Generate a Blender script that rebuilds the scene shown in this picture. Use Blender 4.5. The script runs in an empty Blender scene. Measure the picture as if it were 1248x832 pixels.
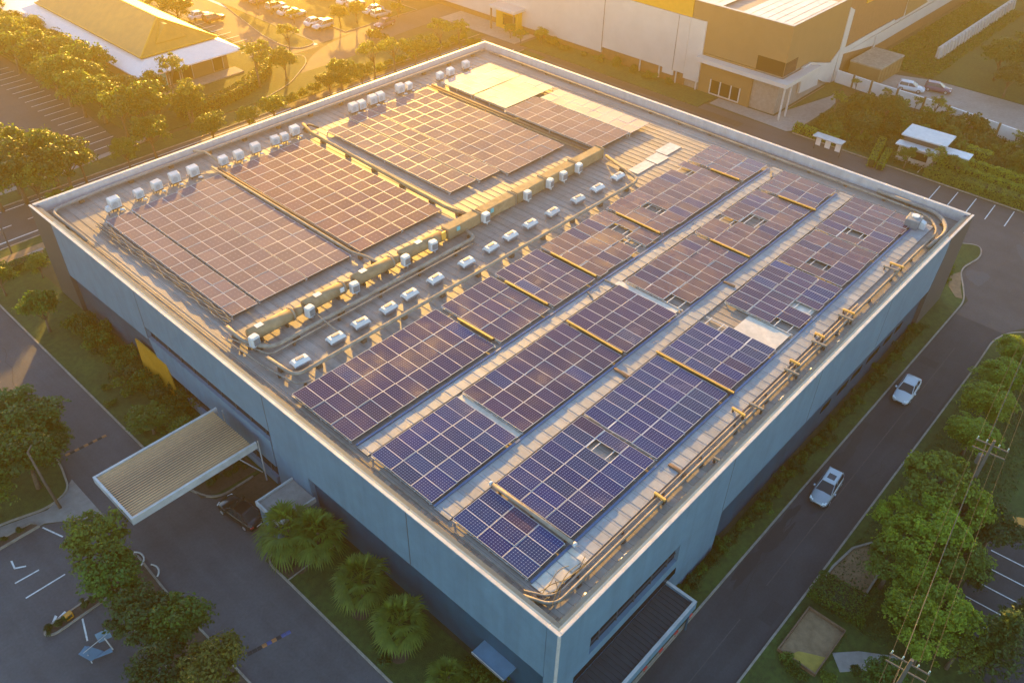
import bpy, math, random
from mathutils import Matrix, Vector
PI = math.pi
SC = bpy.context.scene
COL = SC.collection
RND = random.Random(7)

# ------------------------------------------------------------------ camera (solved from the roof rectangle)
CAM = Vector((-22.7705631, -16.14901092, 56.0))
ROT = Matrix(((0.67856478, 0.45530618, -0.57640795),
              (-0.73433504, 0.43905379, -0.51767154),
              (0.01737504, 0.77455023, 0.63227372)))
FPX = 1030.5

def at(px, py, z=0.0):
    """point of the photograph (1248x832) on the horizontal plane at height z"""
    d = ROT @ Vector((px - 624, 416 - py, -FPX))
    t = (z - CAM.z) / d.z
    return Vector((CAM.x + d.x * t, CAM.y + d.y * t, z))

cd = bpy.data.cameras.new('camera')
cam = bpy.data.objects.new('camera', cd)
COL.objects.link(cam)
cam.matrix_world = Matrix.Translation(CAM) @ ROT.to_4x4()
cd.sensor_fit = 'HORIZONTAL'
cd.sensor_width = 36
cd.lens = FPX / 1248 * 36
cd.clip_start = 0.5
cd.clip_end = 5000
SC.camera = cam

# ------------------------------------------------------------------ light
SUN_AZ = math.radians(51)
SUN_EL = math.radians(11)
HAZE_D = 0.00108
HAZE_G = 0.86
w = bpy.data.worlds.new("World")
SC.world = w
w.use_nodes = True
nt = w.node_tree
sky = nt.nodes.new('ShaderNodeTexSky')
sky.sky_type = 'NISHITA'
sky.sun_disc = False
sky.sun_elevation = SUN_EL
sky.sun_rotation = PI / 2 - SUN_AZ
sky.air_density = 1.0
sky.dust_density = 0.1
sky.ozone_density = 2.0
nt.links.new(sky.outputs[0], nt.nodes['Background'].inputs[0])
nt.nodes['Background'].inputs[1].default_value = 0.15
sd = bpy.data.lights.new('sun', 'SUN')
sd.energy = 5.0
sd.color = (1.0, 0.54, 0.075)
sd.angle = math.radians(0.6)
so = bpy.data.objects.new('sun', sd)
COL.objects.link(so)
sdir = Vector((math.cos(SUN_AZ) * math.cos(SUN_EL), math.sin(SUN_AZ) * math.cos(SUN_EL), math.sin(SUN_EL)))
so.rotation_euler = sdir.to_track_quat('Z', 'Y').to_euler()
so.location = (60, 80, 120)
SC.view_settings.view_transform = 'Standard'
SC.view_settings.look = 'None'
SC.view_settings.exposure = 2.15
SC.view_settings.gamma = 1
SC.render.engine = 'CYCLES'
SC.cycles.max_bounces = 6
SC.cycles.diffuse_bounces = 3
SC.cycles.glossy_bounces = 3
SC.cycles.transmission_bounces = 3
SC.cycles.transparent_max_bounces = 6
SC.cycles.volume_bounces = 0
SC.cycles.use_denoising = True
SC.cycles.sample_clamp_indirect = 6.0

# ------------------------------------------------------------------ materials
MATS = {}
def mat(name, col, rough=0.7, metal=0.0, var=0.18, scale=1.5, bump=0.0, bscale=20.0, spec=0.5, col2=None, translucent=0.0, obvar=0.0, emit=None, stain=0.0, stscale=0.12):
    """principled surface with a two tone noise, optional large stains, bump and per-object variation"""
    m = bpy.data.materials.new(name)
    m.use_nodes = True
    N, L = m.node_tree.nodes, m.node_tree.links
    b = N['Principled BSDF']
    tc = N.new('ShaderNodeTexCoord')
    no = N.new('ShaderNodeTexNoise')
    no.inputs['Scale'].default_value = scale
    no.inputs['Detail'].default_value = 5
    no.inputs['Roughness'].default_value = 0.65
    L.new(tc.outputs['Object'], no.inputs['Vector'])
    rp = N.new('ShaderNodeValToRGB')
    a = [max(0, c * (1 - var)) for c in col]
    c2 = list(col2) if col2 else [c * (1 + var) for c in col]
    rp.color_ramp.elements[0].position = 0.3
    rp.color_ramp.elements[1].position = 0.7
    rp.color_ramp.elements[0].color = (*a, 1)
    rp.color_ramp.elements[1].color = (*c2, 1)
    L.new(no.outputs['Fac'], rp.inputs[0])
    out = rp.outputs[0]
    if stain:
        n2 = N.new('ShaderNodeTexNoise'); n2.inputs['Scale'].default_value = stscale; n2.inputs['Detail'].default_value = 7
        n2.inputs['Roughness'].default_value = 0.7
        L.new(tc.outputs['Object'], n2.inputs['Vector'])
        r2 = N.new('ShaderNodeValToRGB')
        r2.color_ramp.elements[0].position = 0.35; r2.color_ramp.elements[1].position = 0.68
        k = 1 - stain
        r2.color_ramp.elements[0].color = (k, k, k, 1); r2.color_ramp.elements[1].color = (1, 1, 1, 1)
        L.new(n2.outputs['Fac'], r2.inputs[0])
        mx = N.new('ShaderNodeMix'); mx.data_type = 'RGBA'; mx.blend_type = 'MULTIPLY'
        mx.inputs['Factor'].default_value = 1
        L.new(out, mx.inputs[6]); L.new(r2.outputs[0], mx.inputs[7])
        out = mx.outputs[2]
    if obvar:
        oi = N.new('ShaderNodeObjectInfo')
        hs = N.new('ShaderNodeHueSaturation')
        mr = N.new('ShaderNodeMapRange'); mr.inputs[3].default_value = 1 - obvar; mr.inputs[4].default_value = 1 + obvar
        L.new(oi.outputs['Random'], mr.inputs[0]); L.new(mr.outputs[0], hs.inputs['Value'])
        mh = N.new('ShaderNodeMapRange'); mh.inputs[3].default_value = 0.5 - obvar * 0.07; mh.inputs[4].default_value = 0.5 + obvar * 0.07
        mu = N.new('ShaderNodeMath'); mu.operation = 'MULTIPLY'; mu.inputs[1].default_value = 7.31
        fr = N.new('ShaderNodeMath'); fr.operation = 'FRACT'
        L.new(oi.outputs['Random'], mu.inputs[0]); L.new(mu.outputs[0], fr.inputs[0]); L.new(fr.outputs[0], mh.inputs[0]); L.new(mh.outputs[0], hs.inputs['Hue'])
        L.new(out, hs.inputs['Color'])
        out = hs.outputs[0]
    L.new(out, b.inputs['Base Color'])
    b.inputs['Roughness'].default_value = rough
    b.inputs['Metallic'].default_value = metal
    b.inputs['Specular IOR Level'].default_value = spec
    if bump:
        nb = N.new('ShaderNodeTexNoise'); nb.inputs['Scale'].default_value = bscale; nb.inputs['Detail'].default_value = 4
        L.new(tc.outputs['Object'], nb.inputs['Vector'])
        bp = N.new('ShaderNodeBump'); bp.inputs['Strength'].default_value = bump; bp.inputs['Distance'].default_value = 0.05
        L.new(nb.outputs['Fac'], bp.inputs['Height']); L.new(bp.outputs[0], b.inputs['Normal'])
    if translucent:
        tr = N.new('ShaderNodeBsdfTranslucent')
        hs2 = N.new('ShaderNodeHueSaturation'); hs2.inputs['Value'].default_value = 1.5; hs2.inputs['Hue'].default_value = 0.485
        L.new(out, hs2.inputs['Color']); L.new(hs2.outputs[0], tr.inputs['Color'])
        ms = N.new('ShaderNodeMixShader'); ms.inputs[0].default_value = translucent
        L.new(b.outputs[0], ms.inputs[1]); L.new(tr.outputs[0], ms.inputs[2])
        L.new(ms.outputs[0], N['Material Output'].inputs['Surface'])
    if emit:
        b.inputs['Emission Color'].default_value = (*emit[0], 1); b.inputs['Emission Strength'].default_value = emit[1]
    MATS[name] = m
    return m

def mth(N, L, op, a, b=None):
    n = N.new('ShaderNodeMath'); n.operation = op
    for i, v in enumerate((a, b)):
        if v is None: continue
        if isinstance(v, (int, float)): n.inputs[i].default_value = v
        else: L.new(v, n.inputs[i])
    return n.outputs[0]

def streaks(name, sc=(1.2, 1.2, 0.05), amt=0.25, lo=0.4, hi=0.75, k=None):
    """long stains: rain streaks on walls, wheel paths on roads"""
    m = MATS[name]; N, L = m.node_tree.nodes, m.node_tree.links; b = N['Principled BSDF']
    src = b.inputs['Base Color'].links[0].from_socket
    tc = N.new('ShaderNodeTexCoord'); mp = N.new('ShaderNodeMapping'); mp.inputs['Scale'].default_value = sc
    no = N.new('ShaderNodeTexNoise'); no.inputs['Scale'].default_value = 1.0; no.inputs['Detail'].default_value = 5; no.inputs['Roughness'].default_value = 0.6
    L.new(tc.outputs['Object'], mp.inputs['Vector']); L.new(mp.outputs[0], no.inputs['Vector'])
    rp = N.new('ShaderNodeValToRGB'); rp.color_ramp.elements[0].position = lo; rp.color_ramp.elements[1].position = hi
    a = 1 - amt; rp.color_ramp.elements[0].color = (1, 1, 1, 1); c = k or (a, a, a); rp.color_ramp.elements[1].color = (*c, 1)
    L.new(no.outputs['Fac'], rp.inputs[0])
    mx = N.new('ShaderNodeMix'); mx.data_type = 'RGBA'; mx.blend_type = 'MULTIPLY'; mx.inputs['Factor'].default_value = 1
    L.new(src, mx.inputs[6]); L.new(rp.outputs[0], mx.inputs[7]); L.new(mx.outputs[2], b.inputs['Base Color'])
def sheet_mat(name, col, pitch, axis, rough=0.45, var=0.22, line=0.06, linecol=None, pitch2=None, spec=0.5, metal=0.0, bump=0.3, stain=0.25):
    """metal sheeting or tiles: each sheet has its own tone, dark joints between sheets"""
    m = mat(name, col, rough, metal, 0.10, 3.0, stain=stain, stscale=0.25, spec=spec)
    N, L = m.node_tree.nodes, m.node_tree.links
    b = N['Principled BSDF']
    src = b.inputs['Base Color'].links[0].from_socket
    tc = N.new('ShaderNodeTexCoord'); sx = N.new('ShaderNodeSeparateXYZ')
    L.new(tc.outputs['Object'], sx.inputs[0])
    c = mth(N, L, 'DIVIDE', sx.outputs[axis], pitch)
    cell = mth(N, L, 'FLOOR', c)
    fr = mth(N, L, 'FRACT', c)
    ln = mth(N, L, 'LESS_THAN', fr, line)
    if pitch2:
        c2 = mth(N, L, 'DIVIDE', sx.outputs[1 - axis], pitch2)
        cell = mth(N, L, 'ADD', cell, mth(N, L, 'MULTIPLY', mth(N, L, 'FLOOR', c2), 37.7))
        ln = mth(N, L, 'MAXIMUM', ln, mth(N, L, 'LESS_THAN', mth(N, L, 'FRACT', c2), line * pitch / pitch2))
    wn = N.new('ShaderNodeTexWhiteNoise'); wn.noise_dimensions = '1D'
    L.new(cell, wn.inputs['W'])
    mr = N.new('ShaderNodeMapRange'); mr.inputs[3].default_value = 1 - var; mr.inputs[4].default_value = 1 + var
    L.new(wn.outputs['Value'], mr.inputs[0])
    hs = N.new('ShaderNodeHueSaturation'); L.new(src, hs.inputs['Color']); L.new(mr.outputs[0], hs.inputs['Value'])
    mx = N.new('ShaderNodeMix'); mx.data_type = 'RGBA'
    L.new(ln, mx.inputs['Factor']); L.new(hs.outputs[0], mx.inputs[6])
    lc = linecol or [x * 0.4 for x in col]
    mx.inputs[7].default_value = (*lc, 1)
    L.new(mx.outputs[2], b.inputs['Base Color'])
    bp = N.new('ShaderNodeBump'); bp.inputs['Strength'].default_value = bump; bp.inputs['Distance'].default_value = 0.03
    L.new(mth(N, L, 'SUBTRACT', 1.0, ln), bp.inputs['Height']); L.new(bp.outputs[0], b.inputs['Normal'])
    return m

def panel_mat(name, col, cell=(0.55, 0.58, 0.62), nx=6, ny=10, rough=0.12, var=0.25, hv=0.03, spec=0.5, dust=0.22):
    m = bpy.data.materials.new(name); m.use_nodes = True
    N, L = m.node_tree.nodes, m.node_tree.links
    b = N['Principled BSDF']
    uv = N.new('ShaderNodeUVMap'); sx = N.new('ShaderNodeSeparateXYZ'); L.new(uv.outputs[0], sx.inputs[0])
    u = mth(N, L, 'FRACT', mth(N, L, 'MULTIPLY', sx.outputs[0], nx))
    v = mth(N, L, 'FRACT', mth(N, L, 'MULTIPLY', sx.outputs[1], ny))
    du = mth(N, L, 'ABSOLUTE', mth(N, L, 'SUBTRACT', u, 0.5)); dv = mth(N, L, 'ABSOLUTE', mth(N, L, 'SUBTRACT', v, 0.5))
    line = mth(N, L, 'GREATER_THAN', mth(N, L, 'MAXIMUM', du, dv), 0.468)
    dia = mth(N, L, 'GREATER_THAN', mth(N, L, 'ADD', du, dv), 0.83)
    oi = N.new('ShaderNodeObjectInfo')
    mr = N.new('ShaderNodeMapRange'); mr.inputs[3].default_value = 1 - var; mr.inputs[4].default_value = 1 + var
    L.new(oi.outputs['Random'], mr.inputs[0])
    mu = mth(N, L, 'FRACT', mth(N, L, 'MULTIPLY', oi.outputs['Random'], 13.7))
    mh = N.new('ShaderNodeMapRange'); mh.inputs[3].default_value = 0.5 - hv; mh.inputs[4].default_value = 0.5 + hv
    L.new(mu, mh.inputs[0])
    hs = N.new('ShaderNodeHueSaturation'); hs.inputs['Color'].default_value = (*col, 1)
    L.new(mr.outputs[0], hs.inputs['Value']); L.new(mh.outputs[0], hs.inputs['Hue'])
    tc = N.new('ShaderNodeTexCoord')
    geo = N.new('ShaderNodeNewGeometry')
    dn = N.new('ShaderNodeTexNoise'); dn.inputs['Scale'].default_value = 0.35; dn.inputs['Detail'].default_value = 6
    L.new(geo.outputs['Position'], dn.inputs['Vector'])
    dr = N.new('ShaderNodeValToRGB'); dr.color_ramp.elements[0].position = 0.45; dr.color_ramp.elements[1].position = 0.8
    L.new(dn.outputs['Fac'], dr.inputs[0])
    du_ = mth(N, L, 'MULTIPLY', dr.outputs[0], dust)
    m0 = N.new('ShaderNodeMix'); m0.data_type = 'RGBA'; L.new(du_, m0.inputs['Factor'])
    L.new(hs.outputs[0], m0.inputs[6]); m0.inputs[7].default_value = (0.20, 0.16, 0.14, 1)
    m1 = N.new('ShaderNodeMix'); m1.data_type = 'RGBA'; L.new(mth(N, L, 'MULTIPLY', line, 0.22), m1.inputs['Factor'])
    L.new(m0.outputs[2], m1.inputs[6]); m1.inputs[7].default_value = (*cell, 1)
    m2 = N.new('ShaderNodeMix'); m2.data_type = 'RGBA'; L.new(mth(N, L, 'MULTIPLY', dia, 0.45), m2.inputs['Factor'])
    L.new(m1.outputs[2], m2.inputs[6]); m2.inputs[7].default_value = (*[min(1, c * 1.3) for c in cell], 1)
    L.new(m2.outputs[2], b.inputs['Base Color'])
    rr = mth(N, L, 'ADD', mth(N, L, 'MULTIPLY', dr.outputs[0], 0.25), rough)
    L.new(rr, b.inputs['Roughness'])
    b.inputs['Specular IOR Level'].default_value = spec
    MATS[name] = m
    return m

sheet_mat('roof_sheet', (0.31, 0.275, 0.24), 0.9, 0, rough=0.6, var=0.07, line=0.04, bump=0.3, stain=0.3, pitch2=11.5, spec=0.35)
sheet_mat('walk_tile', (0.20, 0.16, 0.13), 0.62, 1, rough=0.7, var=0.3, line=0.09, pitch2=0.85, stain=0.3)
sheet_mat('walk_tile_side', (0.26, 0.20, 0.16), 0.9, 0, rough=0.7, var=0.25, line=0.07, stain=0.3)
sheet_mat('strip_sheet', (0.31, 0.315, 0.315), 1.05, 0, rough=0.55, var=0.08, line=0.035, stain=0.2, spec=0.35)
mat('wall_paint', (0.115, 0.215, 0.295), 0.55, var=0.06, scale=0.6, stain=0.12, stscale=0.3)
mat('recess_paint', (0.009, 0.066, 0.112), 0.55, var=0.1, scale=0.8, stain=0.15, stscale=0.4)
mat('fin_paint', (0.06, 0.06, 0.06), 0.55, var=0.1)
mat('ochre_paint', (0.52, 0.22, 0.012), 0.5, var=0.08)
mat('white_trim', (0.50, 0.475, 0.45), 0.5, var=0.14, scale=1.2, stain=0.2, stscale=0.8)
mat('parapet_paint', (0.50, 0.47, 0.48), 0.6, var=0.08, scale=0.8, stain=0.12)
mat('dark_glass', (0.008, 0.009, 0.011), 0.25, var=0.2, scale=0.5, spec=0.2)
mat('joint_dark', (0.05, 0.06, 0.07), 0.7)
mat('concrete', (0.30, 0.27, 0.24), 0.85, var=0.15, scale=2, bump=0.2, stain=0.3)
mat('kerb_stone', (0.33, 0.28, 0.22), 0.85, var=0.2, scale=3, stain=0.35, stscale=0.6)
mat('asphalt', (0.045, 0.046, 0.050), 0.85, var=0.16, scale=5, bump=0.25, bscale=40, stain=0.42, stscale=0.11)
mat('asphalt_pale', (0.090, 0.088, 0.092), 0.85, var=0.16, scale=5, bump=0.25, bscale=40, stain=0.42, stscale=0.11)
mat('asphalt_old', (0.085, 0.075, 0.07), 0.85, var=0.16, scale=5, bump=0.25, bscale=40, stain=0.4, stscale=0.1)
mat('road_paint', (0.62, 0.60, 0.56), 0.7, var=0.25, scale=4)
mat('soil', (0.075, 0.05, 0.032), 0.95, var=0.3, scale=3, bump=0.5, bscale=9)
mat('sand', (0.26, 0.17, 0.09), 0.95, var=0.2, scale=2, bump=0.3, bscale=15, stain=0.2, stscale=0.5)
mat('sand_yellow', (0.36, 0.26, 0.05), 0.95, var=0.2, scale=2, bump=0.3, bscale=15)
mat('grass', (0.036, 0.078, 0.010), 0.95, var=0.35, scale=2.2, bump=0.9, bscale=14, col2=(0.070, 0.122, 0.016), stain=0.45, stscale=0.16)
mat('ground', (0.055, 0.075, 0.022), 0.95, var=0.35, scale=0.5, bump=0.8, bscale=8, col2=(0.08, 0.07, 0.035), stain=0.3, stscale=0.05)
mat('leaf', (0.045, 0.115, 0.012), 0.5, var=0.35, scale=1.2, col2=(0.085, 0.165, 0.018), translucent=0.35, obvar=0.2, spec=0.3)
mat('leaf_light', (0.10, 0.17, 0.022), 0.5, var=0.35, scale=1.2, col2=(0.17, 0.24, 0.03), translucent=0.4, obvar=0.15, spec=0.3)
mat('leaf_sunlit_tint', (0.16, 0.27, 0.022), 0.5, var=0.35, scale=1.2, col2=(0.27, 0.36, 0.03), translucent=0.4, obvar=0.12, spec=0.3)  # sunlight put into the leaf colour, for trees and hedges standing in shade
mat('leaf_dark', (0.028, 0.070, 0.012), 0.5, var=0.35, scale=1.2, col2=(0.055, 0.11, 0.018), translucent=0.3, obvar=0.2, spec=0.3)
mat('leaf_yellow', (0.13, 0.15, 0.02), 0.5, var=0.3, scale=1.2, col2=(0.20, 0.20, 0.03), translucent=0.4, obvar=0.15, spec=0.3)
mat('hedge_core', (0.012, 0.022, 0.006), 0.95)
mat('bark', (0.12, 0.085, 0.06), 0.9, var=0.3, scale=8, bump=0.6, bscale=25)
mat('alu_frame', (0.55, 0.51, 0.47), 0.4, var=0.08)
mat('rail_metal', (0.55, 0.53, 0.50), 0.4, metal=0.3)
mat('pipe_cream', (0.32, 0.275, 0.22), 0.8, var=0.2, scale=2, stain=0.3, stscale=0.5, spec=0.1)
mat('pipe_orange', (0.80, 0.40, 0.07), 0.5, var=0.15, scale=2)
mat('rust', (0.16, 0.09, 0.05), 0.8, var=0.3, scale=3)
mat('duct_foil', (0.34, 0.25, 0.15), 0.75, var=0.2, scale=1.5, stain=0.35, stscale=0.5, spec=0.15)
mat('white_box', (0.56, 0.56, 0.56), 0.5, var=0.12, scale=1.5, obvar=0.12)
mat('ac_front_shaded', (0.42, 0.47, 0.52), 0.5, var=0.1)  # bluish shade on the unit fronts, put into the panel colour
mat('ac_fan', (0.30, 0.34, 0.38), 0.6, var=0.1)
mat('grey_grille', (0.16, 0.18, 0.20), 0.6)
mat('cable_black', (0.02, 0.018, 0.016), 0.6)
mat('cyan_tag', (0.08, 0.45, 0.5), 0.5)
mat('blue_strip', (0.05, 0.12, 0.24), 0.4, var=0.2, stain=0.2)
mat('skylight', (0.62, 0.56, 0.46), 0.35, var=0.15, stain=0.3, stscale=0.5)
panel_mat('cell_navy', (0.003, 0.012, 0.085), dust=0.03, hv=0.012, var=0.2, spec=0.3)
panel_mat('cell_violet_sheen', (0.018, 0.010, 0.050), cell=(0.42, 0.36, 0.38), dust=0.03, hv=0.015, var=0.2, spec=0.3)  # reflection of the warm sky put into the cell colour
panel_mat('cell_plum_sheen', (0.050, 0.022, 0.036), cell=(0.30, 0.22, 0.22), rough=0.25, var=0.18, hv=0.015, dust=0.06, spec=0.3)  # farther panels: haze and warm sky reflection put into the cell colour
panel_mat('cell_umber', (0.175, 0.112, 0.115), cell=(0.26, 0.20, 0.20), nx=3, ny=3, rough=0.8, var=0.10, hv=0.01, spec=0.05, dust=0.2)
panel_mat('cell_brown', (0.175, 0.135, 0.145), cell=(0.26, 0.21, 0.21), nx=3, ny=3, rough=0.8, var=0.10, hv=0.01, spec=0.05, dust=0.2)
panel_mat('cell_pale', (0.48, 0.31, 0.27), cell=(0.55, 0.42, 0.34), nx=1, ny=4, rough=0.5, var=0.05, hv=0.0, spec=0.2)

streaks('wall_paint', (1.5, 1.5, 0.06), 0.16)
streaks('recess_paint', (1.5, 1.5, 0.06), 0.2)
streaks('parapet_paint', (1.8, 1.8, 0.3), 0.2)
streaks('asphalt', (0.05, 0.9, 1), 0.22, k=(1.28, 1.26, 1.22))
streaks('asphalt_pale', (0.9, 0.05, 1), 0.22, k=(1.25, 1.24, 1.22))
streaks('asphalt_old', (0.4, 0.05, 1), 0.22, k=(1.25, 1.22, 1.2))
streaks('roof_sheet', (1.1, 0.07, 1), 0.22, k=(0.75, 0.7, 0.64))
streaks('strip_sheet', (0.9, 0.2, 1), 0.2)
# ------------------------------------------------------------------ mesh builder
SPLIT = {'bracket', 'pipework', 'pillar', 'mullion', 'foot', 'joint', 'post', 'brace', 'cladding', 'insulator', 'slat', 'rib', 'safety_line', 'ridge_tile', 'hatch', 'column', 'window_frame', 'frame_bar', 'louvre_blade', 'end_cap'}
class MB:
    def __init__(s):
        s.v, s.f, s.mi, s.uv = [], [], [], {}
        s.M = Matrix.Identity(4)
    def add(s, vs, fs, mi=0):
        o = len(s.v)
        for p in vs: s.v.append(tuple(s.M @ Vector(p)))
        for q in fs:
            s.f.append(tuple(o + i for i in q)); s.mi.append(mi)
        return s
    def box(s, x0, x1, y0, y1, z0, z1, mi=0):
        vs = [(x0, y0, z0), (x1, y0, z0), (x1, y1, z0), (x0, y1, z0), (x0, y0, z1), (x1, y0, z1), (x1, y1, z1), (x0, y1, z1)]
        return s.add(vs, [(0, 3, 2, 1), (4, 5, 6, 7), (0, 1, 5, 4), (1, 2, 6, 5), (2, 3, 7, 6), (3, 0, 4, 7)], mi)
    def bbox(s, x0, x1, y0, y1, z0, z1, b=0.03, mi=0):
        """box with chamfered top edges and corners"""
        def ring(d, z):
            c = min(b, (x1 - x0) / 3, (y1 - y0) / 3)
            X0, X1, Y0, Y1 = x0 + d, x1 - d, y0 + d, y1 - d
            return [(X0 + c, Y0, z), (X1 - c, Y0, z), (X1, Y0 + c, z), (X1, Y1 - c, z), (X1 - c, Y1, z), (X0 + c, Y1, z), (X0, Y1 - c, z), (X0, Y0 + c, z)]
        return s.loft([ring(0, z0), ring(0, z1 - b), ring(b * 0.7, z1)], mi)
    def loft(s, rings, mi=0, caps=True, closed=True):
        n = len(rings[0]); vs = [p for r in rings for p in r]; fs = []
        for k in range(len(rings) - 1):
            for i in range(n if closed else n - 1):
                j = (i + 1) % n
                fs.append((k * n + i, k * n + j, (k + 1) * n + j, (k + 1) * n + i))
        if caps and closed:
            fs.append(tuple(range(n - 1, -1, -1))); fs.append(tuple((len(rings) - 1) * n + i for i in range(n)))
        return s.add(vs, fs, mi)
    def prism(s, poly, z0, z1, mi=0, mside=None):
        n = len(poly)
        a = sum(poly[i][0] * poly[(i + 1) % n][1] - poly[(i + 1) % n][0] * poly[i][1] for i in range(n))
        if a < 0: poly = list(reversed(poly))
        vs = [(p[0], p[1], z0) for p in poly] + [(p[0], p[1], z1) for p in poly]
        s.add(vs, [tuple(range(n - 1, -1, -1)), tuple(range(n, 2 * n))], mi)
        s.add(vs, [(i, (i + 1) % n, n + (i + 1) % n, n + i) for i in range(n)], mi if mside is None else mside)
        return s
    def wallprism(s, axis, a0, a1, poly, mi=0):
        """polygon given in (other horizontal axis, z), extruded along axis from a0 to a1"""
        f = (lambda a, p: (a, p[0], p[1])) if axis == 0 else (lambda a, p: (p[0], a, p[1]))
        n = len(poly)
        ar = sum(poly[i][0] * poly[(i + 1) % n][1] - poly[(i + 1) % n][0] * poly[i][1] for i in range(n))
        if (ar < 0) == (axis == 0): poly = list(reversed(poly))
        if a0 > a1: a0, a1 = a1, a0
        vs = [f(a0, p) for p in poly] + [f(a1, p) for p in poly]
        return s.add(vs, [tuple(range(n - 1, -1, -1)), tuple(range(n, 2 * n))] + [(i, (i + 1) % n, n + (i + 1) % n, n + i) for i in range(n)], mi)
    def tube(s, path, r, n=8, mi=0, caps=True):
        path = [Vector(p) for p in path]
        rs = r if isinstance(r, (list, tuple)) else [r] * len(path)
        rings = []
        prev = None
        for i, p in enumerate(path):
            d = (path[min(i + 1, len(path) - 1)] - path[max(i - 1, 0)])
            if d.length < 1e-9: d = Vector((0, 0, 1))
            d.normalize()
            up = prev if prev is not None else (Vector((0, 0, 1)) if abs(d.z) < 0.9 else Vector((1, 0, 0)))
            x = d.cross(up)
            if x.length < 1e-6: x = d.cross(Vector((1, 0.3, 0)))
            x.normalize(); y = x.cross(d).normalized(); prev = y
            rings.append([tuple(p + (x * math.cos(2 * PI * k / n) + y * math.sin(2 * PI * k / n)) * rs[i]) for k in range(n)])
        return s.loft(rings, mi, caps)
    def ribbon(s, path, wd, z0, z1, mi=0, closed=False):
        """kerb or strip of width wd along a 2D path"""
        P = [Vector((p[0], p[1])) for p in path]; n = len(P); rings = []
        for i in range(n):
            a = P[i - 1] if (closed or i > 0) else P[i]; c = P[(i + 1) % n] if (closed or i < n - 1) else P[i]
            d = c - a
            if d.length < 1e-9: d = Vector((1, 0))
            d.normalize(); m = Vector((-d.y, d.x)) * wd / 2
            l, r = P[i] + m, P[i] - m
            rings.append([(l.x, l.y, z0), (r.x, r.y, z0), (r.x, r.y, z1), (l.x, l.y, z1)])
        if closed: rings.append(rings[0])
        return s.loft(rings, mi, caps=not closed)
    def islands(s):
        par = list(range(len(s.v)))
        def fd(i):
            while par[i] != i:
                par[i] = par[par[i]]; i = par[i]
            return i
        for q in s.f:
            for i in q[1:]: par[fd(q[0])] = fd(i)
        gr = {}
        for k, q in enumerate(s.f): gr.setdefault(fd(q[0]), []).append(k)
        return list(gr.values())
    def build(s, name, mats, parent=None, smooth=False, loc=None):
        if name in SPLIT and parent:
            isl = s.islands()
            if len(isl) > 1:
                for ks in isl:
                    n = MB(); ix = {}
                    for k in ks:
                        for i in s.f[k]:
                            if i not in ix: ix[i] = len(n.v); n.v.append(s.v[i])
                        n.f.append(tuple(ix[i] for i in s.f[k])); n.mi.append(s.mi[k])
                    o = n.build(name, mats, parent, smooth, loc)
                return o
        me = bpy.data.meshes.new(name)
        me.from_pydata(s.v, [], s.f)
        if isinstance(mats, str): mats = [mats]
        for k in mats: me.materials.append(MATS[k])
        me.polygons.foreach_set('material_index', s.mi)
        if smooth: me.polygons.foreach_set('use_smooth', [True] * len(s.f))
        me.update()
        o = bpy.data.objects.new(name, me)
        COL.objects.link(o)
        if parent: o.parent = parent
        if loc: o.location = loc
        return o

def tag(o, label, cat, group=None, kind=None):
    if label: o['label'] = label
    if cat: o['category'] = cat
    if group: o['group'] = group
    if kind: o['kind'] = kind
    return o
def thing(name, label, cat, loc=(0, 0, 0), rz=0.0, group=None):
    o = bpy.data.objects.new(name, None); COL.objects.link(o)
    o.location = loc; o.rotation_euler = (0, 0, rz); o.empty_display_size = 0.3
    return tag(o, label, cat, group)
def struct(name, mb, mats, label, cat):
    return tag(mb.build(name, mats), label, cat, kind='structure')
KIDS = {}
def copy_tree(o, parent=None):
    c = o.copy(); COL.objects.link(c)
    if parent: c.parent = parent
    for ch in list(o.children): copy_tree(ch, c)
    return c
ORD = 'first second third fourth fifth sixth seventh eighth ninth tenth eleventh twelfth thirteenth fourteenth fifteenth sixteenth seventeenth eighteenth nineteenth twentieth'.split()
ORD += ['twenty-' + k for k in ORD[:9]] + ['thirtieth'] + ['thirty-' + k for k in ORD[:9]] + ['fortieth'] + ['forty-' + k for k in ORD[:9]] + ['fiftieth'] + ['fifty-' + k for k in ORD[:9]]
def arc(cx, cy, r, a0, a1, n=6):
    return [(cx + r * math.cos(math.radians(a0 + (a1 - a0) * i / n)), cy + r * math.sin(math.radians(a0 + (a1 - a0) * i / n))) for i in range(n + 1)]
def fillet(pts, r, n=6):
    out = [pts[0]]
    for a, b, c in zip(pts, pts[1:], pts[2:]):
        a, b, c = Vector(a), Vector(b), Vector(c)
        u, v = (a - b), (c - b); rr = min(r, u.length * 0.45, v.length * 0.45)
        p, q = b + u.normalized() * rr, b + v.normalized() * rr
        for i in range(n + 1):
            t = i / n
            out.append(tuple(p * (1 - t) ** 2 + b * 2 * t * (1 - t) + q * t * t))
    out.append(pts[-1])
    return [tuple(p) for p in out]
# ================================================================== SETTING
m = MB(); m.box(-700, 900, -700, 900, -0.6, 0.0); struct('ground', m, 'ground', 'earth and rough grass between the plots of the estate', 'ground')
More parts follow.
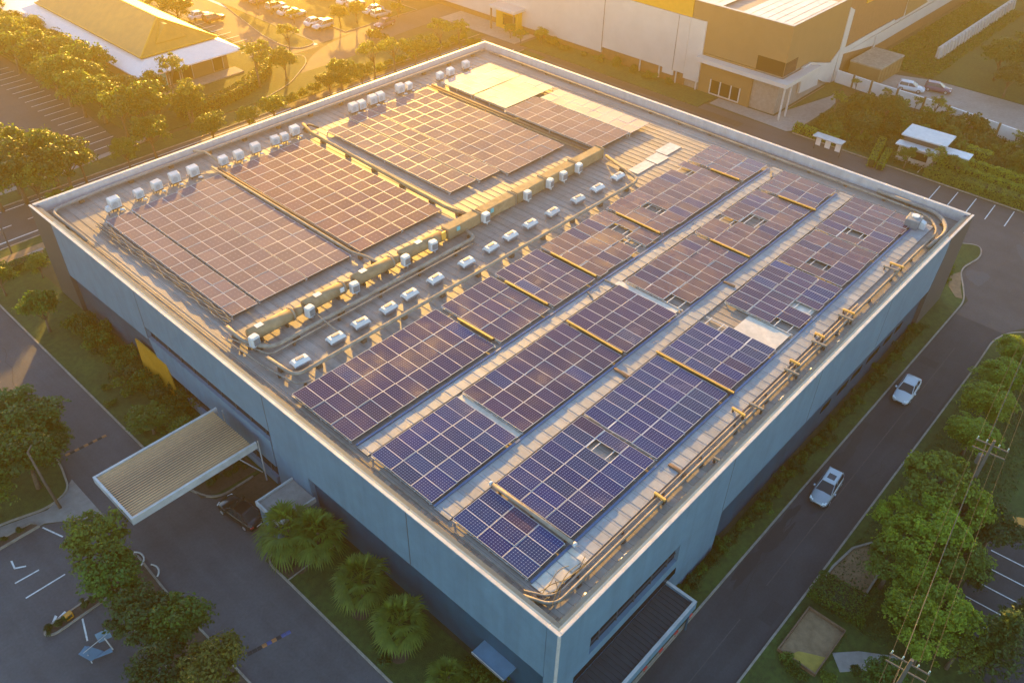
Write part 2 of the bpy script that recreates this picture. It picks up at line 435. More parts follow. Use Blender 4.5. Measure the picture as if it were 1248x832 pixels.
# --- roads: sheets a few mm above each other
def sheet(name, poly, lvl, mt, label, cat):
    m = MB(); m.prism([tuple(p)[:2] for p in poly], -0.05, 0.004 * lvl); return struct(name, m, mt, label, cat)
def box2(x0, x1, y0, y1): return [(x0, y0), (x1, y0), (x1, y1), (x0, y1)]
sheet('road', box2(-60, 68, -7.45, -2.35), 1, 'asphalt', 'dark asphalt road along the long blue wall with two cars', 'road')
sheet('parking_lot', [(66, -7.45), (66, -2.3), (69.5, -2.5), (71.5, -0.9), (75.2, 0.2), (79.8, -0.2), (81.9, 1), (81, 4), (78, 12), (72, 40), (72, 84), (94.3, 84), (94.3, -45), (69.5, -45), (69.5, -9.3)], 2, 'asphalt_old', 'brownish asphalt forecourt and parking bays beyond the far right corner', 'parking lot')
sheet('driveway', [(-11.6, -40), (-5.35, -40), (-5.35, 25.2), (-0.2, 25.4), (-0.2, 33), (-4.6, 33.4), (-5.8, 36), (-5.8, 80), (-12.4, 80), (-12.4, 44)], 1, 'asphalt_pale', 'grey asphalt driveway passing under the entrance canopy', 'driveway')
sheet('car_park', [(-60, -30), (-11.4, -30), (-11.4, 38.6), (-15.8, 41.2), (-60, 41.2)], 2, 'asphalt_pale', 'grey asphalt car park with painted arrows by the front trees', 'car park')
sheet('footpath', [(-60, 41.4), (-15.6, 41.3), (-11.9, 38.4), (-11.9, 44.3), (-13, 43.4), (-14.8, 42.5), (-18.5, 43.6), (-60, 46)], 3, 'concrete', 'pale concrete footpath between the car park and the tree island', 'footpath')
sheet('road', box2(-120, 200, 85, 94.5), 1, 'asphalt_old', 'brown asphalt street behind the warehouse', 'road')
cur = fillet([(47, 93), (58, 101), (66, 108), (80, 110.5), (125, 111)], 14, 8)
m = MB(); m.ribbon(cur, 7.0, -0.05, 0.012); struct('road', m, 'asphalt_old', 'brown curving side street leading to the far car park', 'road')
sheet('car_park', box2(57, 66, 112, 200), 4, 'asphalt_old', 'brown asphalt aisle of the far car park beyond the pavilion', 'car park')
sheet('car_park', box2(66, 90, 113.2, 150), 2, 'asphalt_old', 'planted far car park with rows of small cars', 'car park')
sheet('parking_lot', [(6, 99), (19.5, 99.5), (22.5, 104), (23.8, 116), (24.2, 150), (-30, 150), (-30, 100)], 2, 'asphalt_old', 'brown asphalt parking lot with white bays at the upper left', 'parking lot')
sheet('plaza', [(94.5, 34), (98, 31.5), (110, 33.5), (115.5, 36.2), (115, 38), (98, 38), (97.8, 48), (95, 48)], 4, 'concrete', 'pale paved plaza under the far entrance canopy', 'plaza')
sheet('plaza', box2(92, 98, 88, 108), 4, 'concrete', 'pale paved plaza before the far gate lodge', 'plaza')
sheet('road', [(118.2, 38), (118.2, -20), (131, -20), (131, 25), (128, 33), (135, 37.5), (118.2, 38)], 1, 'concrete', 'pale service lane behind the white boundary wall', 'road')
# far street along the back of the plot
sheet('path', box2(90.5, 92.3, 40, 84), 3, 'soil', 'reddish bare path between the warehouse and the far building', 'path')

# --- lawns, raised to kerb height
def lawn(poly, label, z=0.1, mt='grass', kerb=True, closed=True, name='lawn', kpath=None):
    m = MB(); m.prism([tuple(p)[:2] for p in poly], -0.05, z); o = struct(name, m, mt, label, name.replace('_', ' '))
    if kerb:
        k = MB(); k.ribbon(kpath or poly, 0.16, -0.04, z + 0.03, closed=closed)
        struct('kerb', k, 'kerb_stone', 'pale concrete kerb round the ' + label.split(' ', 1)[1] if not label.startswith('the') else label, 'kerb')
    return o
kt = fillet([(-60, -2.25), (40, -2.25), (69.0, -2.25), (71.9, -1.0), (75.2, 0.55), (79.6, -0.35), (82.3, 0.6), (80.6, 3.2)], 2.2, 6)
lawn(kt + [(73, 3.2), (67.2, -0.02), (0, -0.02), (-60, -0.02)], 'narrow lawn along the long blue wall', closed=False, kpath=kt)
lawn([(69.2, -1.9), (71.4, -0.9), (74.8, 0.15), (73, 0.9), (70.6, 0.2), (69, -1.2)], 'sandy verge in the kerb bend', z=0.115, mt='sand', kerb=False, name='verge')
c1 = [(0, 33.3)] + fillet([(-1, 33.3), (-4.7, 33.3), (-5.8, 36.5), (-5.8, 79)], 1.6) + [(0, 79)]
lawn(c1, 'shady lawn under the yellow panel wall', closed=False, kpath=c1[1:-1])
m = MB(); m.prism([(-5.4, 34.4), (-4.2, 33.8), (-0.2, 33.6), (-0.2, 42.5), (-5.4, 42.5)], 0, 0.125); struct('planting_bed', m, 'soil', 'dark earth planting bed under the entrance canopy', 'planting bed')
c2 = [(0, 25.2)] + fillet([(-2.2, 25.2), (-5.3, 25.4), (-5.3, 22), (-5.3, -40)], 1.2) + [(0, -40)]
lawn(c2, 'dark front lawn with the round palms', closed=False, kpath=c2[1:-1])
m = MB(); m.prism([(-5.1, 22.4), (-5.1, 24.6), (-4.2, 25.05), (-0.2, 25.05), (-0.2, 22.4)], 0, 0.125); m.ribbon([(-5.2, 22.3), (-0.1, 22.3)], 0.1, 0, 0.15, 1); struct('planting_bed', m, ['soil', 'kerb_stone'], 'brown mulch bed at the rounded corner by the porch', 'planting bed')
c3 = fillet([(-60, 46.5), (-18.4, 43.8), (-14.7, 42.6), (-12.6, 43.2), (-11.7, 47), (-12.6, 80)], 1.5) + [(-60, 80)]
lawn(c3, 'tree island beside the driveway', closed=False, kpath=c3[:-1])
c4 = fillet([(-15.2, 8), (-15.4, 27), (-15.3, 32.5), (-13.6, 35), (-12, 33.3), (-12.2, 28), (-11.9, 8)], 0.9)
lawn(c4, 'planted island between car park and driveway', closed=True, mt='soil', name='planting_bed')
c5 = fillet([(-15.3, 31.9), (-19.4, 31.75), (-20.2, 31.3), (-19.6, 30.75), (-15.3, 30.9)], 0.4, 4)
lawn(c5, 'thin median of the car park', closed=True, mt='soil', name='median')
c6 = [(-30, 41.3), (-16.0, 41.25), (-16.4, 42.0), (-30, 42.6)]
lawn(c6, 'stony planter beside the footpath', closed=True, mt='soil', name='planter', z=0.14)
R1 = [(-60, -7.55), (20.8, -7.55), (58, -7.3), (64, -7.1), (66.6, -7.9), (68.2, -9.6), (69.3, -13), (69.3, -45)]
R1 = fillet(R1, 2.0, 5)
lawn(R1 + [(-60, -45)], 'dark grass verge across the road', closed=False, kpath=R1, z=0.08)
lawn(box2(-120, 91, 79.6, 84.6), 'grass strip behind the warehouse', kerb=True, closed=False, kpath=[(-120, 84.8), (91, 84.8)])
lawn(box2(-120, 46, 94.8, 98.6), 'grass strip with street trees', closed=False, kpath=[(-120, 94.7), (46, 94.7)])
m = MB(); m.ribbon([(-30, 98.6), (12, 98.2), (26, 99.6)], 1.0, 0, 0.13); struct('pavement', m, 'concrete', 'pale pavement strip beside the street', 'pavement')
m = MB(); m.ribbon([(-30, 82.2), (6, 82.2)], 1.4, 0, 0.13); struct('pavement', m, 'sand', 'sandy pavement by the clipped corner hedge', 'pavement')
lawn([(24.6, 100), (44, 99), (52, 101.5), (59.5, 107), (62, 111), (56.5, 114), (56.5, 160), (24.6, 160)], 'green lawn of the pavilion garden', closed=False, kpath=fillet([(44, 99), (52, 101.5), (59.5, 107), (61.6, 110.5), (56.5, 114), (56.5, 160)], 2.5))
c7 = fillet([(66.6, 145), (66.6, 122), (66.8, 113.6), (62.6, 113.4), (61.4, 117), (62, 124)], 2.2)
lawn(c7, 'pale kerbed grass island of the far car park', closed=True)
lawn(box2(47, 91, 95.5, 104), 'grass strip under the row of street trees', closed=False, kpath=[(60, 96), (91, 96)], z=0.05)
lawn([(74, 114.5), (92, 114.5), (92, 150), (74, 150)], 'green strip between the car rows', closed=True)
lawn(box2(92.4, 98, 48.5, 87), 'grass bank before the far cladding wall', kerb=False)
lawn(box2(94.6, 115.6, -30, 33), 'garden behind the far right corner', closed=False, kpath=[(94.6, -30), (94.6, 33)])
lawn([(131.2, 37.2), (190, 37.2), (260, 37), (260, -40), (131.2, -40)], 'meadow beside the far building', kerb=False, z=0.05)
lawn([(101, 37.8), (117.4, 37.8), (117.4, 35.6), (112, 35.2)], 'grass strip by the far entrance', kerb=False)
# --- markings
def mark(quads, label, lvl=3, mt='road_paint'):
    m = MB()
    for q in quads: m.prism([tuple(p)[:2] for p in q], 0.004 * lvl - 0.003, 0.004 * lvl)
    return struct('road_marking', m, mt, label, 'marking')
def ln(p, q, wd=0.12):
    p, q = Vector(p[:2]), Vector(q[:2]); d = (q - p).normalized(); n = Vector((-d.y, d.x)) * wd / 2
    return [p + n, q + n, q - n, p - n]
mark([ln((89.2, 9.9 - 2.45 * k), (94.0, 10.2 - 2.45 * k)) for k in range(14)], 'white bay lines before the clipped hedge', 3)
mark([ln((95.4, 14.0 - 2.2 * k), (100.4, 14.3 - 2.2 * k)) for k in range(2)], 'bay lines beside the guard house', 30)
mark([ln((18.5 + 0.02 * k, 101.5 + 2.3 * k), (22.6 + 0.02 * k, 101.6 + 2.3 * k), 0.14) for k in range(18)] + [ln((14, 101), (11, 117)), ln((4, 117), (11, 117))], 'faint bay lines of the upper left lot', 3)
mark([ln((-19.7, 37.25), (-17.9, 37.15)), ln((-19.7, 35.35), (-16.7, 35.3)), ln((-15.9, 41.0), (-15.2, 38.9)), ln((-17.6, 30.6), (-18.2, 28.6))], 'white bay lines of the front car park', 4)
def arrow(cx, cy, s, rz):
    M = Matrix.Rotation(rz, 2)
    f = lambda q: [Vector((cx, cy)) + M @ (Vector(p) * s) for p in q]
    return [f([(0, 0.9), (-0.42, 0.1), (-0.2, 0.1), (0, 0.5)]), f([(0, 0.9), (0, 0.5), (0.2, 0.1), (0.42, 0.1)]), f([(-0.08, 0.3), (0.08, 0.3), (0.08, -0.4), (-0.08, -0.4)])]
def vee(cx, cy, s, rz):
    M = Matrix.Rotation(rz, 2); f = lambda q: [Vector((cx, cy)) + M @ (Vector(p) * s) for p in q]
    return [f([(0, 0), (0.08, 0.1), (-0.55, 0.75), (-0.68, 0.7)]), f([(0, 0), (-0.02, 0.14), (0.75, 0.42), (0.8, 0.3)])]
mark(vee(-19.2, 38.6, 1.0, -0.9), 'painted chevron arrow, farther one in the front car park', 4)
mark(arrow(-18.6, 31.95, 1.1, 1.9), 'painted arrow, nearer one beside the median', 4)
mark([ln((20, -4.95), (60, -4.6), 0.08), ln((-20, -5.1), (16, -5.0), 0.07)], 'worn pale line along the road', 2, 'asphalt_old')
mark([ln((66.1, 113), (66.1, 150), 0.7)], 'broad pale line of the far car park aisle', 6)
mark([ln((54, 116 + 2.6 * k), (58.6, 116 + 2.6 * k), 0.15) for k in range(9)], 'bay lines by the pavilion', 36)
mark([ln((-60, 86.2), (90, 86.2), 0.2), ln((-60, 93.6), (90, 93.6), 0.15)], 'pale edge lines of the rear street', 3)
mark([ln((-8 + 4 * k, 89.6), (-6 + 4 * k, 89.6), 0.15) for k in range(24)], 'dashed centre line of the rear street', 3)

# --- wear on the roads: patches, stains, manholes, gullies
mat('stain_dark', (0.012, 0.011, 0.011), 0.6, var=0.3, scale=1.5)
mat('patch', (0.030, 0.031, 0.034), 0.9, var=0.2, scale=6, bump=0.2, bscale=40)
mat('patch_pale', (0.085, 0.083, 0.082), 0.9, var=0.2, scale=6, bump=0.2, bscale=40)
mat('iron', (0.06, 0.05, 0.045), 0.6, metal=0.4, var=0.2)
WRN = random.Random(77)
def blob(cx, cy, a, b, n=18, rot=0.0):
    ph = [WRN.uniform(0, 6.28) for _ in range(3)]
    P = []
    for k in range(n):
        t = 2 * PI * k / n; r = 1 + .22 * math.sin(2 * t + ph[0]) + .15 * math.sin(3 * t + ph[1]) + .1 * math.sin(5 * t + ph[2])
        x, y = a * r * math.cos(t), b * r * math.sin(t); P.append((cx + x * math.cos(rot) - y * math.sin(rot), cy + x * math.sin(rot) + y * math.cos(rot)))
    return P
def wear(name, polys, lvl, mt, label):
    m = MB()
    for k, p in enumerate(polys): m.prism(p, 0.004 * lvl + .0006 * k - .003, 0.004 * lvl + .0006 * k)
    return struct(name, m, mt, label, 'road wear')
wear('road_stain', [blob(20.5, -2.95, 2.8, .42), blob(24.5, -3.0, 2.4, .5), blob(27.6, -2.85, 1.6, .3), blob(36.5, -3.15, 2.2, .5), blob(39.6, -3.0, 1.8, .42), blob(42.0, -2.8, 1.0, .25), blob(25.8, -3.6, 1.1, .2)], 2, 'stain_dark', 'dark wet stains along the near kerb of the road')
wear('road_patch', [[(44, -6.9), (48.5, -6.9), (48.5, -5.7), (44, -5.7)], [(17, -7.0), (19.2, -7.0), (19.2, -5.9), (17, -5.9)], [(55, -4.4), (56.2, -4.4), (56.2, -2.6), (55, -2.6)]], 2, 'patch', 'darker repaired patches in the road')
wear('road_patch', [blob(75, -1.6, 2.0, 1.0), blob(83, -5, 2.8, 1.2, rot=.6), blob(78, -9, 2.2, .8, rot=1.0)], 3, 'patch_pale', 'pale worn patches at the forecourt bend')
CRK = []
for (x, y, dx, dy, n) in ((18, -4.2, 1, .05, 14), (36, -5.8, 1, -.06, 12), (50, -4.8, 1, .03, 10), (-9.2, 36, .12, 1, 10), (-8.2, 4, -.1, 1, 12), (-10.2, 60, .2, 1, 10), (-18, 22, .9, .5, 8), (78, 4, .3, 1, 10), (84, -8, .8, .5, 10)):
    P = [(x, y)]
    for k in range(n): P.append((P[-1][0] + dx * .7 + WRN.uniform(-.25, .25), P[-1][1] + dy * .7 + WRN.uniform(-.25, .25)))
    CRK.append(P)
m = MB()
for k, P in enumerate(CRK): m.ribbon(P, .05, 0.0, .0165 + .0003 * k)
struct('road_crack', m, 'stain_dark', 'thin tar sealed cracks wandering over the asphalt', 'road wear')
# ================================================================== WAREHOUSE
LX, LY, H, DK = 67.3, 71.5, 11.0, 9.95
W = thing('warehouse', 'huge flat roofed blue grey warehouse carrying the solar panels', 'building')
# core walls (set back 0.4 m behind the cladding)
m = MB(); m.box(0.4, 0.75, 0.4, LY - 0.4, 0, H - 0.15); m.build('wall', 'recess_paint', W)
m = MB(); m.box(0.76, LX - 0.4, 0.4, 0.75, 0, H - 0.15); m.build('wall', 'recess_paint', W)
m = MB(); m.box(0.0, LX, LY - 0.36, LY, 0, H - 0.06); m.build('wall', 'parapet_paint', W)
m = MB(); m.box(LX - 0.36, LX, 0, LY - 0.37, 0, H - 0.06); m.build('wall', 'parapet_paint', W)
# cladding, front (X = 0): upper band, middle bay with two window strips
m = MB()
m.wallprism(0, 0, 0.4, [(66.7, H - .06), (66.7, 4.6), (50.3, 5.15), (50.3, H - .06)])
m.wallprism(0, 0, 0.4, [(50.27, H - .06), (50.27, 6.75), (30.5, 6.75), (30.5, H - .06)])
m.wallprism(0, 0, 0.4, [(50.27, 5.5), (49.3, 2.45), (30.7, 2.45), (30.7, 5.5)])
m.wallprism(0, 0, 0.4, [(30.47, H - .06), (30.47, 0), (25.2, 0), (25.8, 4.85), (13.62, 5.05), (13.62, H - .06)])
m.wallprism(0, 0, 0.4, [(48.4, 0.85), (47.8, 0.0), (31.0, 0.0), (31.0, 0.85)])
m.wallprism(0, 0, 0.4, [(13.58, H - .06), (13.58, 5.08), (1.0, 5.2), (1.0, H - .06)])
m.box(0, 0.395, 0.4, 0.97, 0, H - .06)
m.build('cladding', 'wall_paint', W)
m = MB(); m.wallprism(0, -0.02, 0.42, [(LY, H - .06), (66.72, H - .06), (66.72, 4.0), (66.55, 0), (LY, 0)]); m.build('end_panel', 'fin_paint', W)['label'] = 'dark brown end panel at the far corner'
m = MB(); q = [(-.03, 53.8, 3.35), (-.03, 47.9, 3.45), (-.36, 46.5, .08), (-.60, 52.3, .08)]
m.loft([[(x + .12, y, z) for x, y, z in q], q]); m.build('accent_panel', 'ochre_paint', W)['label'] = 'slanted ochre yellow panel'
m = MB(); m.box(0.30, 0.38, 30.6, 50.1, 5.52, 6.73); g = m.build('window', 'dark_glass', W)
m = MB()
for k in range(9): y = 31.5 + k * 2.2; m.box(0.24, 0.30, y - .03, y + .03, 5.52, 6.73)
m.build('mullion', 'joint_dark', g)
m = MB(); m.box(0.30, 0.38, 31.0, 48.9, 0.87, 2.43); g = m.build('window', 'dark_glass', W)
m = MB()
for k in range(8): y = 32 + k * 2.3; m.box(0.24, 0.30, y - .03, y + .03, 0.87, 2.43)
m.build('mullion', 'joint_dark', g)
m = MB(); m.box(0.31, 0.399, 4.3, 6.1, 0, 2.5); d = m.build('door', 'blue_strip', W)
m = MB(); m.box(-0.9, 0.39, 3.6, 6.6, 2.6, 2.72); m.box(-0.9, -0.84, 3.6, 6.6, 2.55, 2.78, 1); m.build('door_canopy', ['wall_paint', 'white_trim'], W)
# cladding, side (Y = 0)
m = MB()
m.wallprism(1, 0, 0.4, [(0, H - .06), (0, 6.75), (3.55, 6.75), (3.55, 4.7), (0, 4.7), (0, 3.2), (3.0, 3.2), (3.0, 2.9), (0, 2.9)][:2] + [(13.85, 6.5), (13.85, H - .06)])
m.wallprism(1, 0, 0.4, [(0, 6.74), (0, 4.66), (3.5, 4.66), (3.5, 6.74)])
m.wallprism(1, 0, 0.4, [(0, 4.65), (0, 0), (13.85, 0), (13.85, 4.65)])
m.wallprism(1, 0, 0.4, [(13.86, H - .06), (13.86, 0), (19.8, 0), (19.95, 4.75), (60.4, 4.75), (61.4, 9.0), (61.2, H - .06)])
m.build('cladding', 'wall_paint', W)
m = MB(); m.wallprism(1, -0.02, 0.42, [(61.22, H - .06), (61.42, 9.0), (60.42, 4.75), (60.3, 0), (LX, 0), (LX, H - .06)]); m.build('end_panel', 'fin_paint', W)['label'] = 'dark grey end panel at the far right corner'
m = MB(); m.box(3.55, 13.84, 0.30, 0.38, 4.68, 6.6); g = m.build('window', 'dark_glass', W)
m = MB()
for k in range(5): x = 4.8 + k * 2.0; m.box(x - .03, x + .03, 0.22, 0.30, 4.68, 6.6)
m.box(3.55, 13.84, 0.22, 0.30, 5.25, 5.31); m.build('mullion', 'joint_dark', g)
m = MB(); m.box(2.0, 13.9, -0.03, 0.1, 3.05, 3.75); m.build('window', 'dark_glass', W)
for a, b in ((38.2, 40.1), (41.5, 43.7), (44.4, 46.7), (47.8, 50.7), (51.7, 53.7), (54.4, 56.2)):
    m = MB(); m.wallprism(1, 0.36, 0.41, [(a, 2.25), (a + 0.25, 2.9), (b, 2.9), (b - 0.25, 2.25)]); m.build('window', 'dark_glass', W)
# seams between cladding sheets, downpipe corner
m = MB()
for y in (13.6, 30.48): m.box(-0.012, 0.0, y - .035, y + .035, 5.1, H - .1)
m.box(-0.012, 0.0, 50.25, 50.31, 5.2, H - .1)
for x in (19.9, 33.5, 47.2): m.box(x - .02, x + .02, -0.012, 0, 4.9, H - .1)
m.build('joint', 'joint_dark', W)
m = MB(); m.box(-0.06, 0.1, -0.06, 0.1, 0, H - .1); m.build('corner_trim', 'white_trim', W)
# parapet caps
m = MB(); m.bbox(-0.05, 0.20, -0.05, LY + .05, H - .06, H + .02, .02); m.build('parapet_cap', 'white_trim', W)
m = MB(); m.bbox(0.21, LX + .05, -0.05, 0.20, H - .06, H + .02, .02); m.build('parapet_cap', 'white_trim', W)
m = MB(); m.bbox(0.31, LX + .05, LY - .34, LY + .05, H - .06, H + .02, .02); m.build('parapet_cap', 'white_trim', W)
m = MB(); m.bbox(LX - .34, LX + .05, 0.31, LY - .35, H - .06, H + .02, .02); m.build('parapet_cap', 'white_trim', W)
m = MB(); m.box(LX - .46, LX - .36, .76, LY - .4, DK, H - .061); m.box(.76, LX - .47, LY - .46, LY - .36, DK, H - .061); m.build('parapet_lining', 'parapet_paint', W)
# roof deck with standing seams
m = MB(); m.box(0.75, LX - .46, 0.75, LY - .46, DK - .4, DK)
n = int((LX - 4) / 0.9)
for k in range(n):
    x = 2.0 + k * 0.9
    m.box(x - .03, x + .03, 2.6, LY - 1.2, DK, DK + .03)
m.build('roof', 'roof_sheet', W)
m = MB(); m.box(0.44, 1.45, 0.9, LY - 1, DK + .02, DK + .06); m.build('eave_walkway', 'walk_tile', W)['label'] = 'brown tiled gutter walkway along the front eave'
m = MB(); m.box(1.5, LX - 1.6, 0.44, 1.15, DK + .02, DK + .05); m.build('eave_walkway', 'walk_tile_side', W)
m = MB(); m.tube([(1.55, 2, DK + .12), (1.55, 20, DK + .1), (1.62, 40, DK + .12), (1.55, 69, DK + .1)], .035, 6); m.tube([(0.95, 2, DK + .12), (1.05, 30, DK + .1), (0.95, 69, DK + .1)], .025, 6); m.build('safety_line', 'pipe_cream', W)
# clean strips of sheet between the panel rows
for y0, y1 in ((20.1, 21.35), (11.5, 13.0), (2.55, 4.1)):
    m = MB(); m.box(2.0, 63.8, y0, y1, DK + .06, DK + .12)
    for k in range(59): x = 2.4 + k * 1.05; m.box(x - .03, x + .03, y0, y1, DK + .12, DK + .145)
    m.build('walkway_strip', 'strip_sheet', W)
for y in (21.6, 13.2, 4.2):
    m = MB(); m.box(2.1, 63, y - .2, y - .02, DK + .13, DK + .2); m.build('cable_gutter', 'blue_strip', W)
for k, (x0, x1, y0, y1) in enumerate(((51.2, 54.6, 31.6, 33.0), (54.8, 57.2, 31.4, 33.2), (57.4, 60.5, 31.9, 33.6))):
    m = MB(); m.box(x0, x1, y0, y1, DK + .06, DK + .10); m.build('skylight', 'skylight', W)
for x0, x1, y0, y1 in ((33.9, 36.6, 4.5, 8.6), (40.4, 41.7, 4.6, 6.8), (10.85, 11.45, 13.4, 19.8), (32.1, 32.9, 13.6, 20.3), (2.0, 6.0, 2.55, 4.0)):
    m = MB(); m.box(x0, x1, y0, y1, DK + .062, DK + .122); m.build('weathered_sheet', 'skylight', W)
# ================================================================== SOLAR ARRAYS
PM = {}
def panel_mesh(wd, dp, cell):
    key = (round(wd, 3), round(dp, 3), cell)
    if key in PM: return PM[key]
    fr = 0.022
    m = MB()
    a, b = wd / 2, dp / 2
    m.box(-a, a, -b, -b + fr, -.02, .03, 0); m.box(-a, a, b - fr, b, -.02, .03, 0)
    m.box(-a, -a + fr, -b + fr, b - fr, -.02, .03, 0); m.box(a - fr, a, -b + fr, b - fr, -.02, .03, 0)
    m.box(-a + fr, a - fr, -b + fr, b - fr, -.015, .022, 1)
    me = bpy.data.meshes.new('solar_panel'); me.from_pydata(m.v, [], m.f)
    me.materials.append(MATS['alu_frame']); me.materials.append(MATS[cell])
    me.polygons.foreach_set('material_index', m.mi)
    uv = me.uv_layers.new(name='UVMap')
    for p in me.polygons:
        for li in p.loop_indices:
            v = me.vertices[me.loops[li].vertex_index].co
            uv.data[li].uv = ((v.x + a - fr) / (2 * (a - fr)), (v.y + b - fr) / (2 * (b - fr)))
    me.update()
    PM[key] = me
    return me

AR = random.Random(11)
def array(label, x0, x1, y0, y1, pw, rows, cell, z=DK + 0.34, skip=(), tilt=0.0, alt=None, gap=0.05, wob=1.0, mix=0.06, jit=0.0):
    """one rack: rows of panels side by side on pale rails"""
    nx = max(1, round((x1 - x0) / pw)); pw = (x1 - x0) / nx; ph = (y1 - y0) / rows
    cx, cy = (x0 + x1) / 2, (y0 + y1) / 2
    t = thing('solar_array', label, 'solar array', (cx, cy, z), 0, 'solar arrays bolted to the roof')
    me = panel_mesh(pw - 0.012, ph - gap, cell)
    me2 = panel_mesh(pw - 0.012, ph - gap, alt) if alt else me
    dy = AR.uniform(-.05, .05)
    for i in range(nx):
        for j in range(rows):
            if (i, j) in skip: continue
            o = bpy.data.objects.new('solar_panel', me2 if alt and AR.random() < mix else me); COL.objects.link(o)
            o.parent = t
            xx = x0 + (i + .5) * pw - cx; yy = y0 + (j + .5) * ph - cy
            s = 1.0 * wob
            o.location = (xx, yy + dy * 0.5 + AR.gauss(0, jit), math.sin((xx + cx) * 0.31 + yy * 0.2) * 0.03 * s + AR.uniform(-.012, .012) * s)
            o.rotation_euler = (math.radians(AR.gauss(0, 0.7) * s + tilt), math.radians(AR.gauss(0, 0.5) * s), math.radians(AR.gauss(0, 0.12 + jit * 4) * s))
    m = MB()
    for j in range(rows):
        for q in (0.22, 0.78):
            yy = y0 + (j + q) * ph - cy; m.box(x0 - cx - .1, x1 - cx + .1, yy - .03, yy + .03, -.12, -.06)
    for j in range(1, rows):
        yy = y0 + j * ph - cy; m.box(x0 - cx, x1 - cx, yy - .045, yy + .045, -.07, -.03)
    for i in range(0, nx + 1, 3):
        xx = x0 + i * pw - cx
        m.box(xx - .03, xx + .03, y0 - cy, y1 - cy, -.2, -.125)
        for yy in (y0 - cy + .2, 0, y1 - cy - .2): m.box(xx - .05, xx + .05, yy - .05, yy + .05, DK - z, -.2)
    m.build('mounting_frame', 'rail_metal', t)
    return t
def place(i, n):
    return 'nearest the front eave' if i == 0 else ('farthest from the front eave' if i == n - 1 else ORD[i] + ' from the front eave')
rows = (
 ('row beside the cream pipe', 21.9, 29.3, 1.33, 3, [(2.0, 17.5), (18.2, 24.6), (25.2, 31.2), (31.8, 41.8), (42.4, 57.3), (57.9, 63.2)],
  ['cell_violet_sheen', 'cell_violet_sheen', 'cell_violet_sheen', 'cell_plum_sheen', 'cell_plum_sheen', 'cell_plum_sheen']),
 ('middle row at the right', 13.3, 19.8, 1.27, 3, [(2.1, 10.8), (11.5, 23.9), (24.5, 32.0), (33.0, 44.3), (44.9, 57.2), (57.8, 63.3)],
  ['cell_navy', 'cell_violet_sheen', 'cell_violet_sheen', 'cell_plum_sheen', 'cell_plum_sheen', 'cell_plum_sheen']),
 ('outer row by the right eave', 4.35, 11.25, 1.22, 3, [(2.1, 5.8), (6.4, 16.0), (16.3, 26.0), (26.6, 33.7), (36.7, 46.0), (46.3, 54.0), (54.3, 63.3)],
  ['cell_navy', 'cell_navy', 'cell_navy', 'cell_navy', 'cell_violet_sheen', 'cell_plum_sheen', 'cell_plum_sheen']))
words = {'cell_navy': 'deep navy', 'cell_violet_sheen': 'dark violet', 'cell_plum_sheen': 'plum tinted', 'cell_brown': 'reddish brown', 'cell_pale': 'pale dusty'}
for name, y0, y1, pw, nr, blocks, cells in rows:
    for i, (x0, x1) in enumerate(blocks):
        skip = set()
        if 'outer' in name and i == 4: skip = {(0, 0), (3, 0)}
        if 'outer' in name and i == 1: skip = {(6, 1)}
        if 'outer' in name and i == 5: skip = {(1, 1)}
        if 'beside' in name and i == 3: skip = {(5, 0), (6, 1)}
        if 'middle' in name and i == 4: skip = {(3, 2), (4, 1), (5, 1)}
        if 'middle' in name and i == 3: skip = {(0, 0)}
        if 'beside' in name and i == 4: skip = {(2, 1), (9, 2)}
        if 'outer' in name and i == 3: skip = {(5, 2)}
        if 'outer' in name and i == 6: skip = {(1, 1)}
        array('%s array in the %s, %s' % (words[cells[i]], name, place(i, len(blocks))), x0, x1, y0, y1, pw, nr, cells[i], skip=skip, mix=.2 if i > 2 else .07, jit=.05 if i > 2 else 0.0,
              alt={'cell_navy': 'cell_violet_sheen', 'cell_violet_sheen': 'cell_navy', 'cell_plum_sheen': 'cell_violet_sheen'}[cells[i]])
LP = [
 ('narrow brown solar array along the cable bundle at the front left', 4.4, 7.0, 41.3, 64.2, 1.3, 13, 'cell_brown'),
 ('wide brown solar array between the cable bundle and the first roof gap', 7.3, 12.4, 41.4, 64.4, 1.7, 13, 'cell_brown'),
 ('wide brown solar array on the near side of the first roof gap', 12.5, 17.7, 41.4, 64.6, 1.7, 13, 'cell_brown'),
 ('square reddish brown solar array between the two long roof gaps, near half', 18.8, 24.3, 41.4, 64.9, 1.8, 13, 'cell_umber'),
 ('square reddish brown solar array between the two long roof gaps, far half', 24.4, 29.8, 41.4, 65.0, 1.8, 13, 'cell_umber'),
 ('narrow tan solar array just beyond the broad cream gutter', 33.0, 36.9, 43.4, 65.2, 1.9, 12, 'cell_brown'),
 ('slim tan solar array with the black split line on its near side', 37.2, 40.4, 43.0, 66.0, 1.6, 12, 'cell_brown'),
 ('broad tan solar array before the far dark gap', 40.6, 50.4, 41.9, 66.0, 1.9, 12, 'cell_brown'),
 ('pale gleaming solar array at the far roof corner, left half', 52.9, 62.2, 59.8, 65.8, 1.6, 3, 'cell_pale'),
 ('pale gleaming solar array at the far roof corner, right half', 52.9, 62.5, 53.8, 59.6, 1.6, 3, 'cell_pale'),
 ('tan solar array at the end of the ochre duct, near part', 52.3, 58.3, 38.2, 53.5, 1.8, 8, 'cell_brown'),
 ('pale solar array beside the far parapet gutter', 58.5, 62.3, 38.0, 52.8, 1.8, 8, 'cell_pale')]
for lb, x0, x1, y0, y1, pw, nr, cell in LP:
    array(lb, x0, x1, y0, y1, pw, nr, cell, z=DK + (0.55 if x0 > 50 else 0.38), gap=0.04, wob=0.7)

